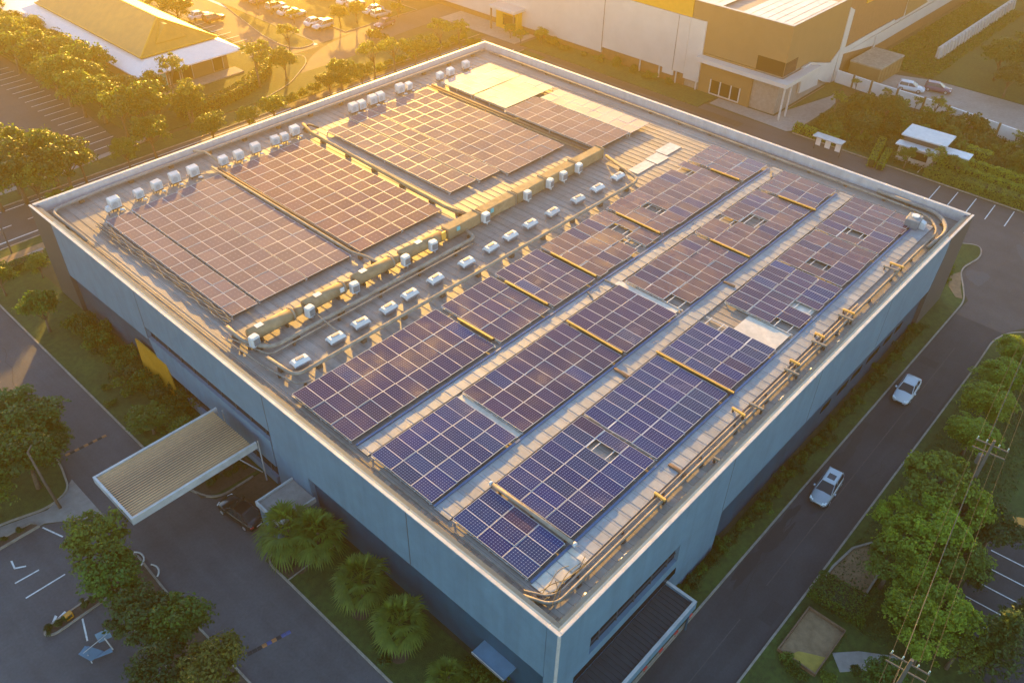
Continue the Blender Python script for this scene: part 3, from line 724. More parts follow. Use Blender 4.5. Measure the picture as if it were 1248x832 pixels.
# orange cable trunkings laid across the rows
def trunking(label, x, y0, y1, mt='pipe_orange', wd=0.12):
    t = thing('cable_trunking', label, 'cable trunking', (x, (y0 + y1) / 2, DK + .42), math.radians(AR.uniform(-1.2, 1.2)), 'orange trunkings across the panel rows')
    h = (y1 - y0) / 2
    m = MB(); m.bbox(-wd / 2, wd / 2, -h, h, 0, .13, .02); m.build('channel', mt, t)
    m = MB(); m.box(wd / 2 + .01, wd / 2 + .26, -h + .05, h - .1, -.2, -.04); m.build('dark_gap_strip', 'cable_black', t)  # black strip drawn for the dark gap beside the channel
    m = MB()
    for y in (-h + .4, h - .4): m.box(-.05, .05, y - .05, y + .05, -.42, 0)
    m.build('foot', 'rust', t)
nm = {0: 'row by the cream pipe', 1: 'middle panel row', 2: 'outer panel row'}
for r, lst in ((0, [(17.85, 22.6, 26.8), (24.9, 22.5, 27.7), (31.5, 22.1, 27.8), (42.1, 22.2, 27.9), (57.6, 22.3, 26.0)]),
               (1, [(24.2, 13.5, 19.7), (44.6, 13.3, 17.8), (57.5, 12.9, 17.3)]), (2, [(26.3, 4.0, 11.5)])):
    for i, (x, a, b) in enumerate(lst):
        lab = 'orange cable trunking across the %s, %s from the front eave' % (nm[r], ORD[i]) if len(lst) > 1 else 'orange cable trunking across the outer panel row, the only one there'
        trunking(lab, x, a, b)
t = thing('pipe', 'thick cream pipe lying across the outer panel row near the front corner', 'pipe', (6.1, 7.6, DK + .5))
m = MB(); m.tube([(0, -3.7, 0), (0, 3.75, 0)], .15, 10); m.build('barrel', 'pipe_cream', t, True)
m = MB(); m.tube([(0, 3.76, 0), (0, 3.95, 0)], .18, 10); m.tube([(0, -3.71, 0), (0, -3.9, 0)], .18, 10); m.build('end_cap', 'white_box', t, True)
m = MB(); [m.box(-.1, .1, y - .06, y + .06, -.5, -.1) for y in (-3, 0, 3)]; m.build('foot', 'rust', t)

# ================================================================== PIPES
def pipe(label, path, r, mt, z=None, brk=True, name='pipe', cat='pipe', n=8, fl=1.0):
    p = fillet([tuple(q) for q in path], fl, 6)
    c = Vector(p[0])
    t = thing(name, label, cat, c)
    m = MB(); m.tube([Vector(q) - c for q in p], r, n); m.build('barrel', mt, t, True)
    if brk:
        m = MB(); d = 0
        for a, b in zip(path, path[1:]):
            a, b = Vector(a), Vector(b); L_ = (b - a).length; k = max(1, int(L_ / 4.5))
            for i in range(k):
                q = a.lerp(b, (i + .5) / k) - c
                m.box(q.x - r * 1.3, q.x + r * 1.3, q.y - r * 1.3, q.y + r * 1.3, DK - c.z, q.z - r * .6)
        m.build('bracket', 'rust', t)
    return t
zp = DK + .45
pipe('long cream pipe framing the roof vents, between them and the panel row', [(3.2, 34.4, zp), (3.4, 30.75, zp), (49.6, 30.3, zp), (51.7, 36.6, zp)], .17, 'pipe_cream')
pipe('brown pipe with a bend lying between the ochre duct and the vents', [(3.0, 39.9, zp + .3), (3.0, 37.4, zp), (4.2, 35.1, zp), (28.3, 35.05, zp), (28.6, 36.5, zp)], .2, 'pipe_cream')
pipe('thin cream pipe running beside the brown bent pipe', [(2.5, 39.0, zp - .1), (3.6, 34.55, zp - .1), (27.5, 34.5, zp - .1)], .08, 'pipe_cream', fl=.6)
pipe('thin cream pipe from the front eave to the panel corner', [(2.2, 39.6, zp - .15), (2.4, 34, zp - .15), (3.0, 30.0, zp - .15), (4.2, 29.55, zp - .15)], .07, 'pipe_cream', fl=.6)
pipe('short cream branch pipe crossing between duct and vents', [(9.6, 36.8, zp + .1), (9.3, 32.9, zp + .1)], .08, 'pipe_cream', brk=False)
zq = DK + .24
pipe('cream perimeter pipe along the right eave', [(1.0, 3.8, zq), (1.75, 1.85, zq), (62.9, 1.75, zq), (65.2, 3.6, zq), (65.5, 6.5, zq), (66.3, 69.6, zq)], .12, 'pipe_cream', fl=1.4)
pipe('thin cream conduit beside the right eave pipe', [(1.3, 4.0, zq), (2.2, 2.3, zq), (45, 2.2, zq)], .07, 'pipe_cream', fl=1.0)
pipe('pale curved gutter pipe inside the far right parapet corner', [(59, 1.3, zp - .1), (63.5, 1.0, zp - .1), (66.4, 3.0, zp - .1), (66.5, 10, zp - .1)], .22, 'concrete', fl=2.0)
pipe('pale gutter pipe along the rear left parapet', [(1.25, 62, zp), (1.35, 69.9, zp), (8, 70.5, zp), (66, 70.4, zp)], .18, 'concrete', fl=1.2)
pipe('broad cream gutter in the first roof gap', [(18.1, 66.6, zp), (18.05, 41.6, zp), (18.6, 40.0, zp), (18.6, 38.4, zp)], .14, 'pipe_cream', fl=.8)
pipe('dark drain line in the first roof gap', [(18.55, 66.0, zp - .1), (18.5, 42.5, zp - .1)], .12, 'rust', brk=False)
pipe('ochre gutter in the second roof gap', [(32.0, 68.5, zp), (31.2, 65.8, zp), (30.4, 41.2, zp), (31.0, 38.4, zp)], .2, 'duct_foil', fl=.8)
pipe('dark drain in the third roof gap', [(51.6, 66.2, zp - .1), (51.2, 38.6, zp - .1)], .2, 'rust', brk=False)
pipe('thin ochre pipe in the third roof gap', [(51.0, 66.6, zp), (50.8, 38.6, zp)], .08, 'duct_foil', brk=False)
pipe('twisted cream pipe stub by the left air conditioners', [(19.4, 66.9, zp), (19.2, 69.6, zp + .4), (18.3, 70.6, zp + .5)], .13, 'pipe_cream', brk=False, fl=.5)
pipe('curved black hose beside the left air conditioners', [(31.2, 67.4, zp - .2), (32.3, 67.9, zp + .1), (32.9, 66.6, zp - .2)], .12, 'cable_black', brk=False)
# cable bundle
t = thing('cable_bundle', 'bundle of dark and cream cables along the front left array', 'cables', (3.6, 52.5, DK + .25))
for k in range(5):
    m = MB(); P = []
    for i in range(40):
        u = i / 39; y = 11.7 - u * 23.4
        P.append((0.2 * u + .16 * (k - 2) + .07 * math.sin(i * 1.9 + k * 2.1), y, .06 * math.sin(i * 1.3 + k) + .03 * k))
    m.tube(P, .05, 6); m.build('cable', 'pipe_cream' if k % 2 == 0 else 'cable_black', t)
t = thing('cable_bundle', 'tangle of black cables on the near front corner of the roof', 'cables', (2.6, 2.6, DK + .19))
CR = random.Random(3)
for k in range(7):
    m = MB(); a = (CR.uniform(-1.1, -.4), CR.uniform(-.6, 1.0)); b = (CR.uniform(.6, 3.4), CR.uniform(-.5, .7))
    P = []
    for i in range(14):
        u = i / 13; P.append((a[0] + (b[0] - a[0]) * u, a[1] + (b[1] - a[1]) * u + .25 * math.sin(u * 5 + k), .02 * k + .03))
    m.tube(P, .028, 5); m.build('cable', 'cable_black', t)

# ================================================================== DUCT
t = thing('air_duct', 'long ochre air duct crossing the roof with white boxes on its side', 'air duct', (3, 37.4, DK + .80))
sec = [(0.6, 5.0), (6.3, 10.6), (11.8, 16.4), (17.6, 23.0), (23.4, 28.0), (28.2, 33.4), (33.6, 38.2), (38.4, 43.4), (43.6, 48.5)]
for i, (a, b) in enumerate(sec):
    m = MB()
    if i < 4: m.tube([(a, 0, 0), (b, -.02 * i, 0)], .60, 16)
    else: m.bbox(a, b, -.58, .58, -.6, .55, .1)
    m.build('section', 'duct_foil', t, i < 4)
    m = MB()
    if i < 4: m.tube([(b - .25, 0, 0), (b - .1, 0, 0)], .66, 16)
    else: m.box(b - .12, b - .02, -.64, .64, -.66, .62)
    m.build('flange', 'pipe_cream', t)
    if i < 4:
        m = MB(); m.tube([(b + .001, 0, -.1), (sec[i + 1][0] - .001, 0, -.1)], .42, 12); m.build('connector', 'duct_foil', t, True)
    m = MB(); m.box(a + .8, a + 1.0, -.5, .5, -.80, -.5); m.box(b - 1.0, b - .8, -.5, .5, -.80, -.5); m.build('foot', 'rust', t)
for k, x in enumerate((9.8, 24.5, 29.4)):
    m = MB(); m.box(x, x + .45, -.66, -.575, 0, .42); m.build('tag', 'cyan_tag' if k != 0 else 'white_box', t)
m = MB(); m.box(22.4, 22.9, -.72, -.58, -.1, .75); m.build('warning_panel', 'pipe_orange', t)
for k, x in enumerate((1.3, 7.4, 12.6, 19.5)):
    m = MB(); m.box(x, x + .7, -.25, .25, .56, .61); m.build('hatch', 'white_box', t)
for i, X in enumerate((3.5, 9.2, 14.2, 20.4, 24.0, 31.4, 37.8, 41.5, 43.8, 46.5)):
    b = thing('damper_box', 'white damper box hung on the ochre duct, %s from the front eave' % ORD[i], 'damper box', (X, 36.55, DK + .75), math.radians(AR.uniform(-12, 12)), 'white boxes along the ochre duct')
    m = MB(); m.bbox(-.42, .42, -.36, .3, -.35, .62, .1); m.build('casing', 'white_box', b)
    m = MB(); m.box(-.3, .3, -.40, -.362, -.2, .4)
    for q in range(5): m.box(-.3, .3, -.43, -.40, -.16 + q * .12, -.11 + q * .12)
    m.build('louvre', 'grey_grille', b)
    m = MB(); m.tube([(.1, -.1, -.36), (.12, -.12, -.75)], .1, 8); m.build('outlet', 'white_box', b, True)

# ================================================================== ROOF VENTS
v0 = None
VX = [(4.8, 32.0), (8.7, 32.3), (11.5, 32.4), (14.6, 32.3), (17.3, 32.5), (20.6, 32.6), (24.6, 32.5), (28.1, 32.6), (31.0, 32.7), (34.1, 32.8), (37.5, 32.7), (41.5, 32.5), (44.9, 32.5), (48.6, 32.5)]
for i, (x, y) in enumerate(VX):
    lab = 'white roof vent in the line beside the duct, %s from the front eave' % ORD[i]
    if v0 is None:
        v0 = thing('roof_vent', lab, 'roof vent', (x, y, DK), 0, 'white roof vents between duct and panels')
        m = MB(); m.box(-.6, .6, -.34, .34, .055, .38); m.build('curb', 'grey_grille', v0)
        m = MB(); m.loft([[(-.78, -.46, .36), (.78, -.46, .36), (.78, .46, .36), (-.78, .46, .36)], [(-.78, -.46, .5), (.78, -.46, .5), (.78, .46, .5), (-.78, .46, .5)], [(-.66, -.26, .78), (.66, -.26, .78), (.66, .26, .78), (-.66, .26, .78)]]); m.build('hood', 'white_box', v0)
        m = MB(); m.box(-.38, .38, -.13, .13, .78, .83); m.build('cap_grille', 'grey_grille', v0)
        m = MB()
        for k in range(4): m.box(-.7, .7, -.47, -.462, .38 + k * .03, .395 + k * .03)
        for s in (-1, 1): m.box(s * .785 - .01, s * .785 + .01, -.3, .3, .38, .48)
        m.build('louvre', 'grey_grille', v0)
        o = v0
    else:
        o = copy_tree(v0); o['label'] = lab
    o.location = (x, y, DK); o.rotation_euler = (0, 0, math.radians(AR.uniform(-4, 4)))

# ================================================================== AIR CONDITIONERS
a0 = None
AX = [(6.5, 66.3), (9.3, 66.5), (11.5, 66.7), (13.7, 66.8), (15.9, 66.7), (19.7, 66.7), (21.6, 66.5), (24.0, 66.7), (26.8, 66.8), (28.1, 66.8), (29.9, 67.2),
      (39.0, 67.3), (40.3, 67.3), (42.3, 67.5), (43.6, 67.5), (47.2, 67.7), (48.7, 67.7), (54.1, 67.3), (56.1, 67.3), (59.4, 67.6)]
for i, (x, y) in enumerate(AX):
    lab = 'white air conditioner beside the rear left parapet, %s from the front corner' % ORD[i]
    if a0 is None:
        a0 = thing('air_conditioner', lab, 'air conditioner', (x, y, DK), 0, 'air conditioners along the rear left parapet')
        m = MB(); m.loft([[(-.55, -.34, .28), (.55, -.34, .28), (.55, .36, .28), (-.55, .36, .28)], [(-.57, -.38, 1.2), (.57, -.38, 1.2), (.57, .38, 1.32), (-.57, .38, 1.32)], [(-.5, -.30, 1.28), (.5, -.30, 1.28), (.5, .32, 1.40), (-.5, .32, 1.40)]]); m.build('cabinet', 'white_box', a0)
        m = MB(); m.box(-.48, .48, -.40, -.352, .34, 1.1); m.build('front_panel', 'ac_front_shaded', a0)
        m = MB(); m.tube([(-.1, -.405, .72), (-.1, -.415, .72)], .3, 16); m.build('fan_grille', 'ac_fan', a0)
        m = MB(); [m.box(.3, .44, -.41, -.401, .45 + q * .09, .49 + q * .09) for q in range(6)]; m.build('louvre', 'ac_fan', a0)
        m = MB()
        for sx in (-.45, .45):
            for sy in (-.28, .28): m.box(sx - .04, sx + .04, sy - .04, sy + .04, 0, .28)
        m.box(-.6, .6, -.4, -.3, .2, .28); m.box(-.6, .6, .3, .4, .2, .28); m.build('stand', 'rust', a0)
        m = MB(); m.tube([(.1, -.7, .22), (.45, -1.0, .2)], .13, 8); m.build('receiver_tank', 'white_box', a0, True)
        m = MB(); m.tube([(-.62, -.1, .6), (-.75, -.3, .5), (-.75, -.4, .06)], .045, 6); m.tube([(.57, 0, .5), (.9, .05, .3), (1.4, .0, .25)], .035, 6); m.build('pipework', 'pipe_cream', a0)
        o = a0
    else:
        o = copy_tree(a0); o['label'] = lab
    o.location = (x, y, DK); o.rotation_euler = (0, 0, math.radians(AR.uniform(-7, 7))); s = AR.uniform(.8, 1.02); o.scale = (s, s, s)

# small fittings along the right eave
SAD = ((13.4, 2.1, 1.6, 'pipe_orange'), (19.2, 1.1, 0.8, 'pipe_cream'), (24.7, 2.6, 2.0, 'pipe_orange'), (26.2, 1.9, 2.0, 'pipe_cream'), (33.2, 2.3, 1.5, 'pipe_orange'), (31.9, 1.9, 2.1, 'pipe_cream'),
                                    (38.0, 2.5, 1.5, 'pipe_orange'), (36.9, 2.0, 2.2, 'pipe_cream'), (43.0, 2.2, 1.8, 'pipe_orange'), (42.0, 2.0, 2.3, 'pipe_cream'), (52.4, 2.4, 2.2, 'pipe_cream'), (53.4, 2.2, 2.2, 'pipe_orange'))
for i, (x, y, L_, mt) in enumerate(SAD):
    L_ *= .62
    col = 'orange' if mt == 'pipe_orange' else 'cream'
    t = thing('pipe_saddle', '%s saddle block straddling the right eave pipe, %s along from the near corner' % (col, ORD[i]), 'pipe saddle', (x, y, DK + .36), math.radians(AR.uniform(-6, 6)), 'saddle blocks on the right eave pipe')
    m = MB(); m.bbox(-.1, .1, -L_ / 2, L_ / 2, .05, .2, .03); m.build('beam', mt, t)
    m = MB(); [m.box(-.1, .1, s * L_ * .38 - .06, s * L_ * .38 + .06, -.36, .05) for s in (-1, 1)]; m.build('foot', 'rust', t)
for i, x in enumerate((3.6, 4.9, 7.3, 8.1, 14.5, 21.8, 28.3, 29.0, 33.4, 38.8, 46.4)):
    t = thing('lightning_clamp', 'small white fitting in the right eave gutter, %s from the near corner' % ORD[i], 'gutter fitting', (x, .85, DK + .05), math.radians(AR.uniform(-30, 30)), 'white fittings in the right eave gutter')
    m = MB(); m.tube([(-.3, 0, .16), (.3, .05, .16)], .13, 8); m.build('sleeve', 'white_box', t, True)
    m = MB(); m.bbox(-.12, .12, -.22, .22, 0, .3, .04); m.build('block', 'pipe_cream', t)
t = thing('floodlight', 'white floodlight on a bent arm at the far left roof corner', 'floodlight', (5.4, 65.6, DK), 0.4)
m = MB(); m.tube([(0, 0, 0), (0, 0, .6), (.2, -.1, .8)], .05, 6); m.build('arm', 'rust', t)
m = MB(); m.loft([[(-.3, -.3, .6), (.3, -.3, .6), (.3, .1, .75), (-.3, .1, .75)], [(-.2, -.2, 1.0), (.2, -.2, 1.0), (.2, .05, 1.1), (-.2, .05, 1.1)]]); m.build('lamp_housing', 'white_box', t)
t = thing('rooftop_unit', 'grey and white fan unit at the far right roof corner', 'fan unit', (62.4, 4.3, DK), 0.1)
m = MB(); m.bbox(-.9, .9, -.7, .7, .15, 1.1, .08); m.build('cabinet', 'grey_grille', t)
m = MB(); m.loft([[(-.3, -1.3, .1), (.6, -1.3, .1), (.6, -.72, .1), (-.3, -.72, .1)], [(-.2, -1.2, .7), (.5, -1.2, .7), (.5, -.72, .9), (-.2, -.72, .9)]]); m.build('intake_hood', 'white_box', t)
m = MB(); m.tube([(.2, 0, 1.1), (.2, 0, 1.25)], .4, 14); m.build('fan_ring', 'white_box', t)
m = MB(); [m.box(sx - .06, sx + .06, sy - .06, sy + .06, 0, .15) for sx in (-.8, .8) for sy in (-.6, .6)]; m.build('foot', 'rust', t)

# loose things on the roof
for lab, px, py, L_, wd, mt, rz in (('dark brown batten on the sheet strip between middle and outer row, nearer one', 757, 455, 1.5, .3, 'rust', 1.5), ('dark brown batten on the sheet strip between middle and outer row, farther one', 888, 347, 1.3, .25, 'rust', 1.5),
     ('short cream batten on the strip beside the first panel row, upper one', 743, 345, 1.3, .16, 'pipe_cream', 1.5), ('short cream batten on the strip beside the first panel row, lower one', 719, 360, 1.0, .14, 'pipe_cream', 1.2),
     ('cream batten lying at the far end of the strip beside the first row', 940, 213, 1.6, .2, 'pipe_cream', .5), ('crumpled black sheet lying on the right eave sheeting', 1018, 406, .8, .45, 'cable_black', .4), ('brown board on the right eave sheeting near the pipe saddle', 825, 573, 1.5, .3, 'rust', 1.5)):
    p = at(px, py, DK + .1)
    t = thing('batten' if 'batten' in lab else 'loose_sheet', lab, 'board', (p.x, p.y, DK + .15), rz + AR.uniform(-.1, .1))
    m = MB(); h = .12
    m.loft([[(-L_ / 2, -wd / 2, 0), (L_ / 2, -wd / 2, 0), (L_ / 2, wd / 2, 0), (-L_ / 2, wd / 2, 0)], [(-L_ / 2 + .03, -wd / 2 + .02, h), (L_ / 2 - .03, -wd / 2 + .03, h * .8), (L_ / 2 - .02, wd / 2 - .02, h), (-L_ / 2 + .02, wd / 2 - .03, h * .7)]]); m.build('plank' if 'batten' in lab or 'board' in lab else 'sheet', mt, t)
    m = MB(); m.box(-L_ * .3, -L_ * .3 + .08, -wd / 2 - .05, wd / 2 + .05, -.06, 0); m.box(L_ * .3, L_ * .3 + .08, -wd / 2 - .05, wd / 2 + .05, -.06, 0); m.build('foot', 'rust', t)
# ================================================================== PORCHES OF THE WAREHOUSE
t = thing('entrance_canopy', 'long ribbed entrance canopy sticking out from the blue grey wall', 'canopy', (-6.3, 34.7, 0))
ex0, ex1, ey0, ey1, cz = -5.4, 5.2, -3.0, 3.1, 5.0
m = MB(); m.box(ex0 + .2, ex1, ey0 + .2, ey1 - .2, cz - .15, cz)
for k in range(23): y = ey0 + .35 + k * .25; m.add([(ex0 + .2, y - .1, cz), (ex1, y - .1, cz), (ex1, y, cz + .07), (ex0 + .2, y, cz + .07), (ex0 + .2, y + .1, cz), (ex1, y + .1, cz)], [(0, 1, 2, 3), (3, 2, 5, 4)])
sheet_mat('canopy_sheet', (0.62, 0.35, 0.165), 0.26, 1, rough=0.6, var=0.06, line=0.34, linecol=(0.15, 0.10, 0.06), stain=0.2)
m.build('ribbed_roof', 'canopy_sheet', t)
m = MB(); m.box(ex0, ex1 + .4, ey0, ey0 + .2, cz - .5, cz + .16); m.box(ex0, ex1 + .4, ey1 - .2, ey1, cz - .5, cz + .16); m.box(ex0, ex0 + .2, ey0 + .2, ey1 - .2, cz - .5, cz + .16); m.build('fascia', 'white_trim', t)
m = MB()
for y in (-2.6, 2.7): m.tube([(5.9, y, .0), (5.9, y, cz - .2)], .06, 8)
m.build('post', 'white_trim', t)
m = MB(); m.tube([(5.7, -2.6, 1.2), (3.6, -2.6, cz - .2)], .05, 6); m.tube([(5.7, 2.7, 1.2), (3.6, 2.7, cz - .2)], .05, 6); m.build('brace', 'white_trim', t)
t = thing('porch', 'small flat roofed porch with white rim behind the black car', 'porch', (-1.85, 26.7, 0))
m = MB(); m.box(-1.6, 1.8, -1.5, 1.4, 2.75, 2.9); m.build('roof', 'concrete', t)
m = MB(); m.box(-1.75, -1.6, -1.65, 1.55, 2.6, 3.1); m.box(-1.6, 1.8, -1.65, -1.5, 2.6, 3.1); m.box(-1.6, 1.8, 1.4, 1.55, 2.6, 3.1); m.build('rim', 'white_trim', t)
m = MB(); m.box(-1.6, -1.45, -1.5, 1.4, 0, 2.74); m.build('wall', 'wall_paint', t)
for y in (-1.5, 1.4):
    m = MB(); m.box(-1.44, 1.8, y - .06, y + .06, 0, 2.74); m.build('wall', 'wall_paint', t)
m = MB(); m.box(-4.2, -.2, 30.2, 33.2, .012, .03); struct('pavement', m, 'soil', 'brown paved strip at the entrance door', 'pavement')
t = thing('loading_canopy', 'dark ribbed canopy with blue rim on the right wall', 'canopy', (7.0, -1.3, 0))
m = MB(); m.box(-5.6, 5.7, -1.1, 1.25, 2.75, 2.9)
for k in range(28): x = -5.4 + k * .4; m.box(x, x + .07, -1.1, 1.25, 2.9, 2.96)
MATS_d = mat('dark_sheet', (0.035, 0.045, 0.05), 0.5, var=0.2, stain=0.2)
m.build('ribbed_roof', 'dark_sheet', t)
m = MB(); m.box(-5.6, 5.7, -1.32, -1.1, 2.3, 3.15); m.box(5.7, 5.9, -1.32, 1.25, 2.3, 3.15); m.box(-5.8, -5.6, -1.32, 1.25, 2.3, 3.15); m.build('rim', 'wall_paint', t)
m = MB(); m.box(-5.8, 5.9, -1.33, -1.09, 3.15, 3.2); m.box(5.69, 5.91, -1.08, 1.25, 3.15, 3.2); m.build('rim_cap', 'white_trim', t)
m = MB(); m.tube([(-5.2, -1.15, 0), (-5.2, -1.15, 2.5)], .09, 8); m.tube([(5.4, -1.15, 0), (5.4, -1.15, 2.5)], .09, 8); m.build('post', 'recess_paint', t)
mat('red_paint', (0.45, 0.03, 0.02), 0.5)
t = thing('barrier_chain', 'red and cream barrier rail along the kerb by the dark canopy', 'barrier', (7.5, -2.25, 0.13))
m = MB(); m.tube([(-6, 0, .45), (6, -.05, .45)], .045, 6); m.build('rail', 'pipe_cream', t)
for k in range(7):
    m = MB(); x = -5.8 + k * 1.93; m.tube([(x, 0, 0), (x, 0, .5)], .05, 6); m.build('post', 'rust', t)
    m = MB(); m.tube([(x - .22, 0, .45), (x + .22, 0, .45)], .09, 8); m.build('red_sleeve', 'red_paint', t)
m = MB(); m.bbox(9.6, 11.6, -1.75, -1.5, .12, .9, .1); tag(m.build('barrier_board', 'red_paint'), 'red barrier board leaning under the edge of the dark canopy', 'barrier')

# ================================================================== FAR BUILDING
mat('far_clad', (0.50, 0.47, 0.44), 0.6, var=0.06, scale=0.3, stain=0.1)
mat('far_brown', (0.22, 0.13, 0.055), 0.6, var=0.08, scale=0.4, stain=0.1)
mat('far_orange', (0.62, 0.30, 0.02), 0.55, var=0.06)
mat('far_plinth', (0.20, 0.09, 0.04), 0.7)
B = thing('factory', 'large brown and pale clad factory hall across the street', 'building', (98, 38, 0))
X1, Y1, HB = 120, 95, 14.0
m = MB(); m.box(0.4, X1, 0.4, Y1, 0, HB - .9); m.build('roof', 'concrete', B)
m = MB(); m.box(0.1, 0.39, 17.2, Y1, 0, HB - .05); m.build('wall', 'far_plinth', B)
m = MB(); m.box(19.6, X1, 0.1, 0.39, 0, HB - .05); m.build('wall', 'far_plinth', B)
m = MB(); m.box(-.1, .38, 17.2, Y1, 11.25, HB - .05); m.build('top_band', 'far_orange', B)
m = MB(); m.box(26, X1, -.1, .38, 11.6, HB - .05); m.build('top_band', 'far_orange', B)
m = MB()
for a, b in ((17.25, 19.4), (19.43, 34.4), (34.43, 55), (55.03, 75), (75.03, Y1)): m.box(-.25, .09, a, b, 2.1 if a < 30 else 1.1, 11.2)
m.box(-.24, .09, 14.3, 17.22, 1.4, 11.2)
for a, b in ((19.2, 21.4),): m.box(-.24, .09, a, b, 1.2, 2.09)
m.build('cladding', 'far_clad', B)
for y in (14.6, 18.6, 22.0, 26.0):
    m = MB(); m.box(-.3, -.1, y - .1, y + .1, 0, 2.2); m.build('leg', 'white_trim', B)
m = MB(); m.box(-.3, -.26, 19.39, 19.44, 2.1, 11.2); m.box(-.3, -.26, 34.36, 34.44, 1.4, 11.2); m.box(-.3, -.26, 44.9, 45.1, 9, 11.2); m.build('joint', 'joint_dark', B)
m = MB(); m.wallprism(0, 0, .36, [(0.0, HB - .05), (0.0, 6.4), (17.15, 6.4), (17.15, HB - .05)]); m.wallprism(0, 0, .36, [(4.8, 6.3), (4.8, 0), (14.2, 0), (14.2, 6.3)]); m.build('wall', 'far_brown', B)
m = MB(); m.wallprism(1, 0, .36, [(.38, HB - .05), (.38, 6.4), (9, 6.4), (16.9, 4.1), (19.5, 5.6), (19.5, HB - .05)]); m.build('wall', 'far_brown', B)
m = MB(); m.box(1.0, 1.2, 0.8, 4.8, 0, 6.3); m.box(1.0, 6.0, 0.6, 0.8, 0, 6.3); m.build('entrance_glass', 'dark_glass', B)
m = MB(); m.wallprism(1, -.1, .3, [(6.5, 6.0), (7.2, 1.6), (13.6, 1.2), (13.4, 2.2), (15.5, 1.2), (19, 0), (19.5, 5.5), (16.9, 4.0), (9, 6.2)]); m.build('cladding', 'far_clad', B)
m = MB(); m.wallprism(1, -.12, .38, [(19.55, 12.4), (19.55, 0), (21.3, 0), (21.3, 4.4), (X1 * .38, 4.6), (X1 * .6, 4.6), (X1 * .6, 2.2), (X1, 2.2), (X1, 11.5), (57, 11.5), (46, 7.9), (46, 4.9), (41.5, 4.95), (41.5, 5.4), (21.4, 5.4), (21.4, 11.6)]); m.build('cladding', 'far_clad', B)
m = MB(); m.box(20.8, 41.4, -.02, .09, 4.5, 5.4); m.build('window', 'far_brown', B)
m = MB(); m.wallprism(1, -.11, .38, [(21.3, 4.35), (36, 2.2), (36, 4.35)]); m.wallprism(1, -.13, .38, [(36.01, 4.35), (36.01, 2.2), (X1 * .6, 2.2), (X1 * .6, 4.35)]); m.build('cladding', 'far_clad', B)
m = MB(); m.wallprism(1, -.16, -.125, [(45.7, 7.9), (46.1, 5.0), (56.6, 5.2), (50, 8.6)]); m.build('accent_panel', 'far_brown', B)
m = MB(); m.box(34, 34.6, -.3, 0, 0, 4.3); m.build('leg', 'white_trim', B)
m = MB(); m.box(-.01, .1, 0.05, 4.7, 6.3, 8.5); m.build('window', 'dark_glass', B)
m = MB(); m.box(.1, 4.0, -.01, .1, 6.3, 8.4); m.build('window', 'dark_glass', B)
g = MB(); g.box(-.05, -.005, 6.7, 12.0, .4, 2.5); g = g.build('window', 'dark_glass', B)
m = MB()
for y in (6.6, 8.2, 10.2, 12.0): m.box(-.12, -.051, y - .1, y + .1, .3, 2.6)
m.box(-.12, -.051, 6.5, 12.1, .2, .38); m.build('window_frame', 'far_clad', g)
m = MB(); m.box(-1.6, -.02, -.9, 14.6, 5.35, 6.0); m.box(-1.6, 9.5, -1.7, -.9, 5.35, 6.0); m.box(-.02, 9, -.89, -.02, 5.4, 5.9); m.build('entrance_canopy', 'far_clad', B)
for q in ((-.9, -1.2), (1.2, -1.2)):
    m = MB(); m.tube([(q[0], q[1], 0), (q[0], q[1], 5.34)], .16, 10); m.build('column', 'white_trim', B)
m = MB(); m.box(0, .4, 0.41, Y1, HB - .05, HB + .03); m.box(0, X1, 0, .4, HB - .05, HB + .03); m.build('parapet_cap', 'white_trim', B)
FA = random.Random(5)
for (a, b, c, d, lb) in ((1.8, 17, 1.2, 9.6, 'pale row of panels on the factory roof, near the corner'), (1.8, 17, 13.2, 22, 'pale row of panels on the factory roof, farther along')):
    t = thing('roof_panel_field', lb, 'solar array', (98, 38, HB - .9))
    for k in range(6):
        m = MB(); y = c + (d - c) * k / 6; m.box(a, b, y, y + (d - c) / 6 - .12, .35, .42); m.build('solar_panel', 'skylight', t)
    m = MB(); m.box(a + 1, a + 1.15, c, d, 0, .345); m.box(b - 1, b - .85, c, d, 0, .345); m.build('mounting_frame', 'rail_metal', t)
# gate lodge at the top
t = thing('gate_lodge', 'flat roofed yellow lodge on slim posts beside the far street', 'lodge', (98, 94, 0))
m = MB(); m.bbox(-3.4, 2.6, -3.4, 3.2, 4.0, 4.5, .1); m.build('roof', 'far_clad', t)
m = MB(); m.box(-1.4, 2.4, -2.6, 3.0, 0, 3.99); m.build('wall', 'far_orange', t)
m = MB(); m.box(-1.46, -1.41, -2.0, 1.2, .8, 2.8); m.build('window', 'dark_glass', t)
for q in ((-3.0, -3.0), (-3.0, 2.8)):
    m = MB(); m.tube([(q[0], q[1], 0), (q[0], q[1], 3.99)], .18, 8); m.build('post', 'bark', t)
t = thing('boundary_wall', 'pale wall panel standing left of the far lodge', 'wall', (98.5, 103, 0))
m = MB(); m.bbox(-.15, .15, -3, 4, 0, 4.6, .05); m.build('panel', 'far_clad', t)

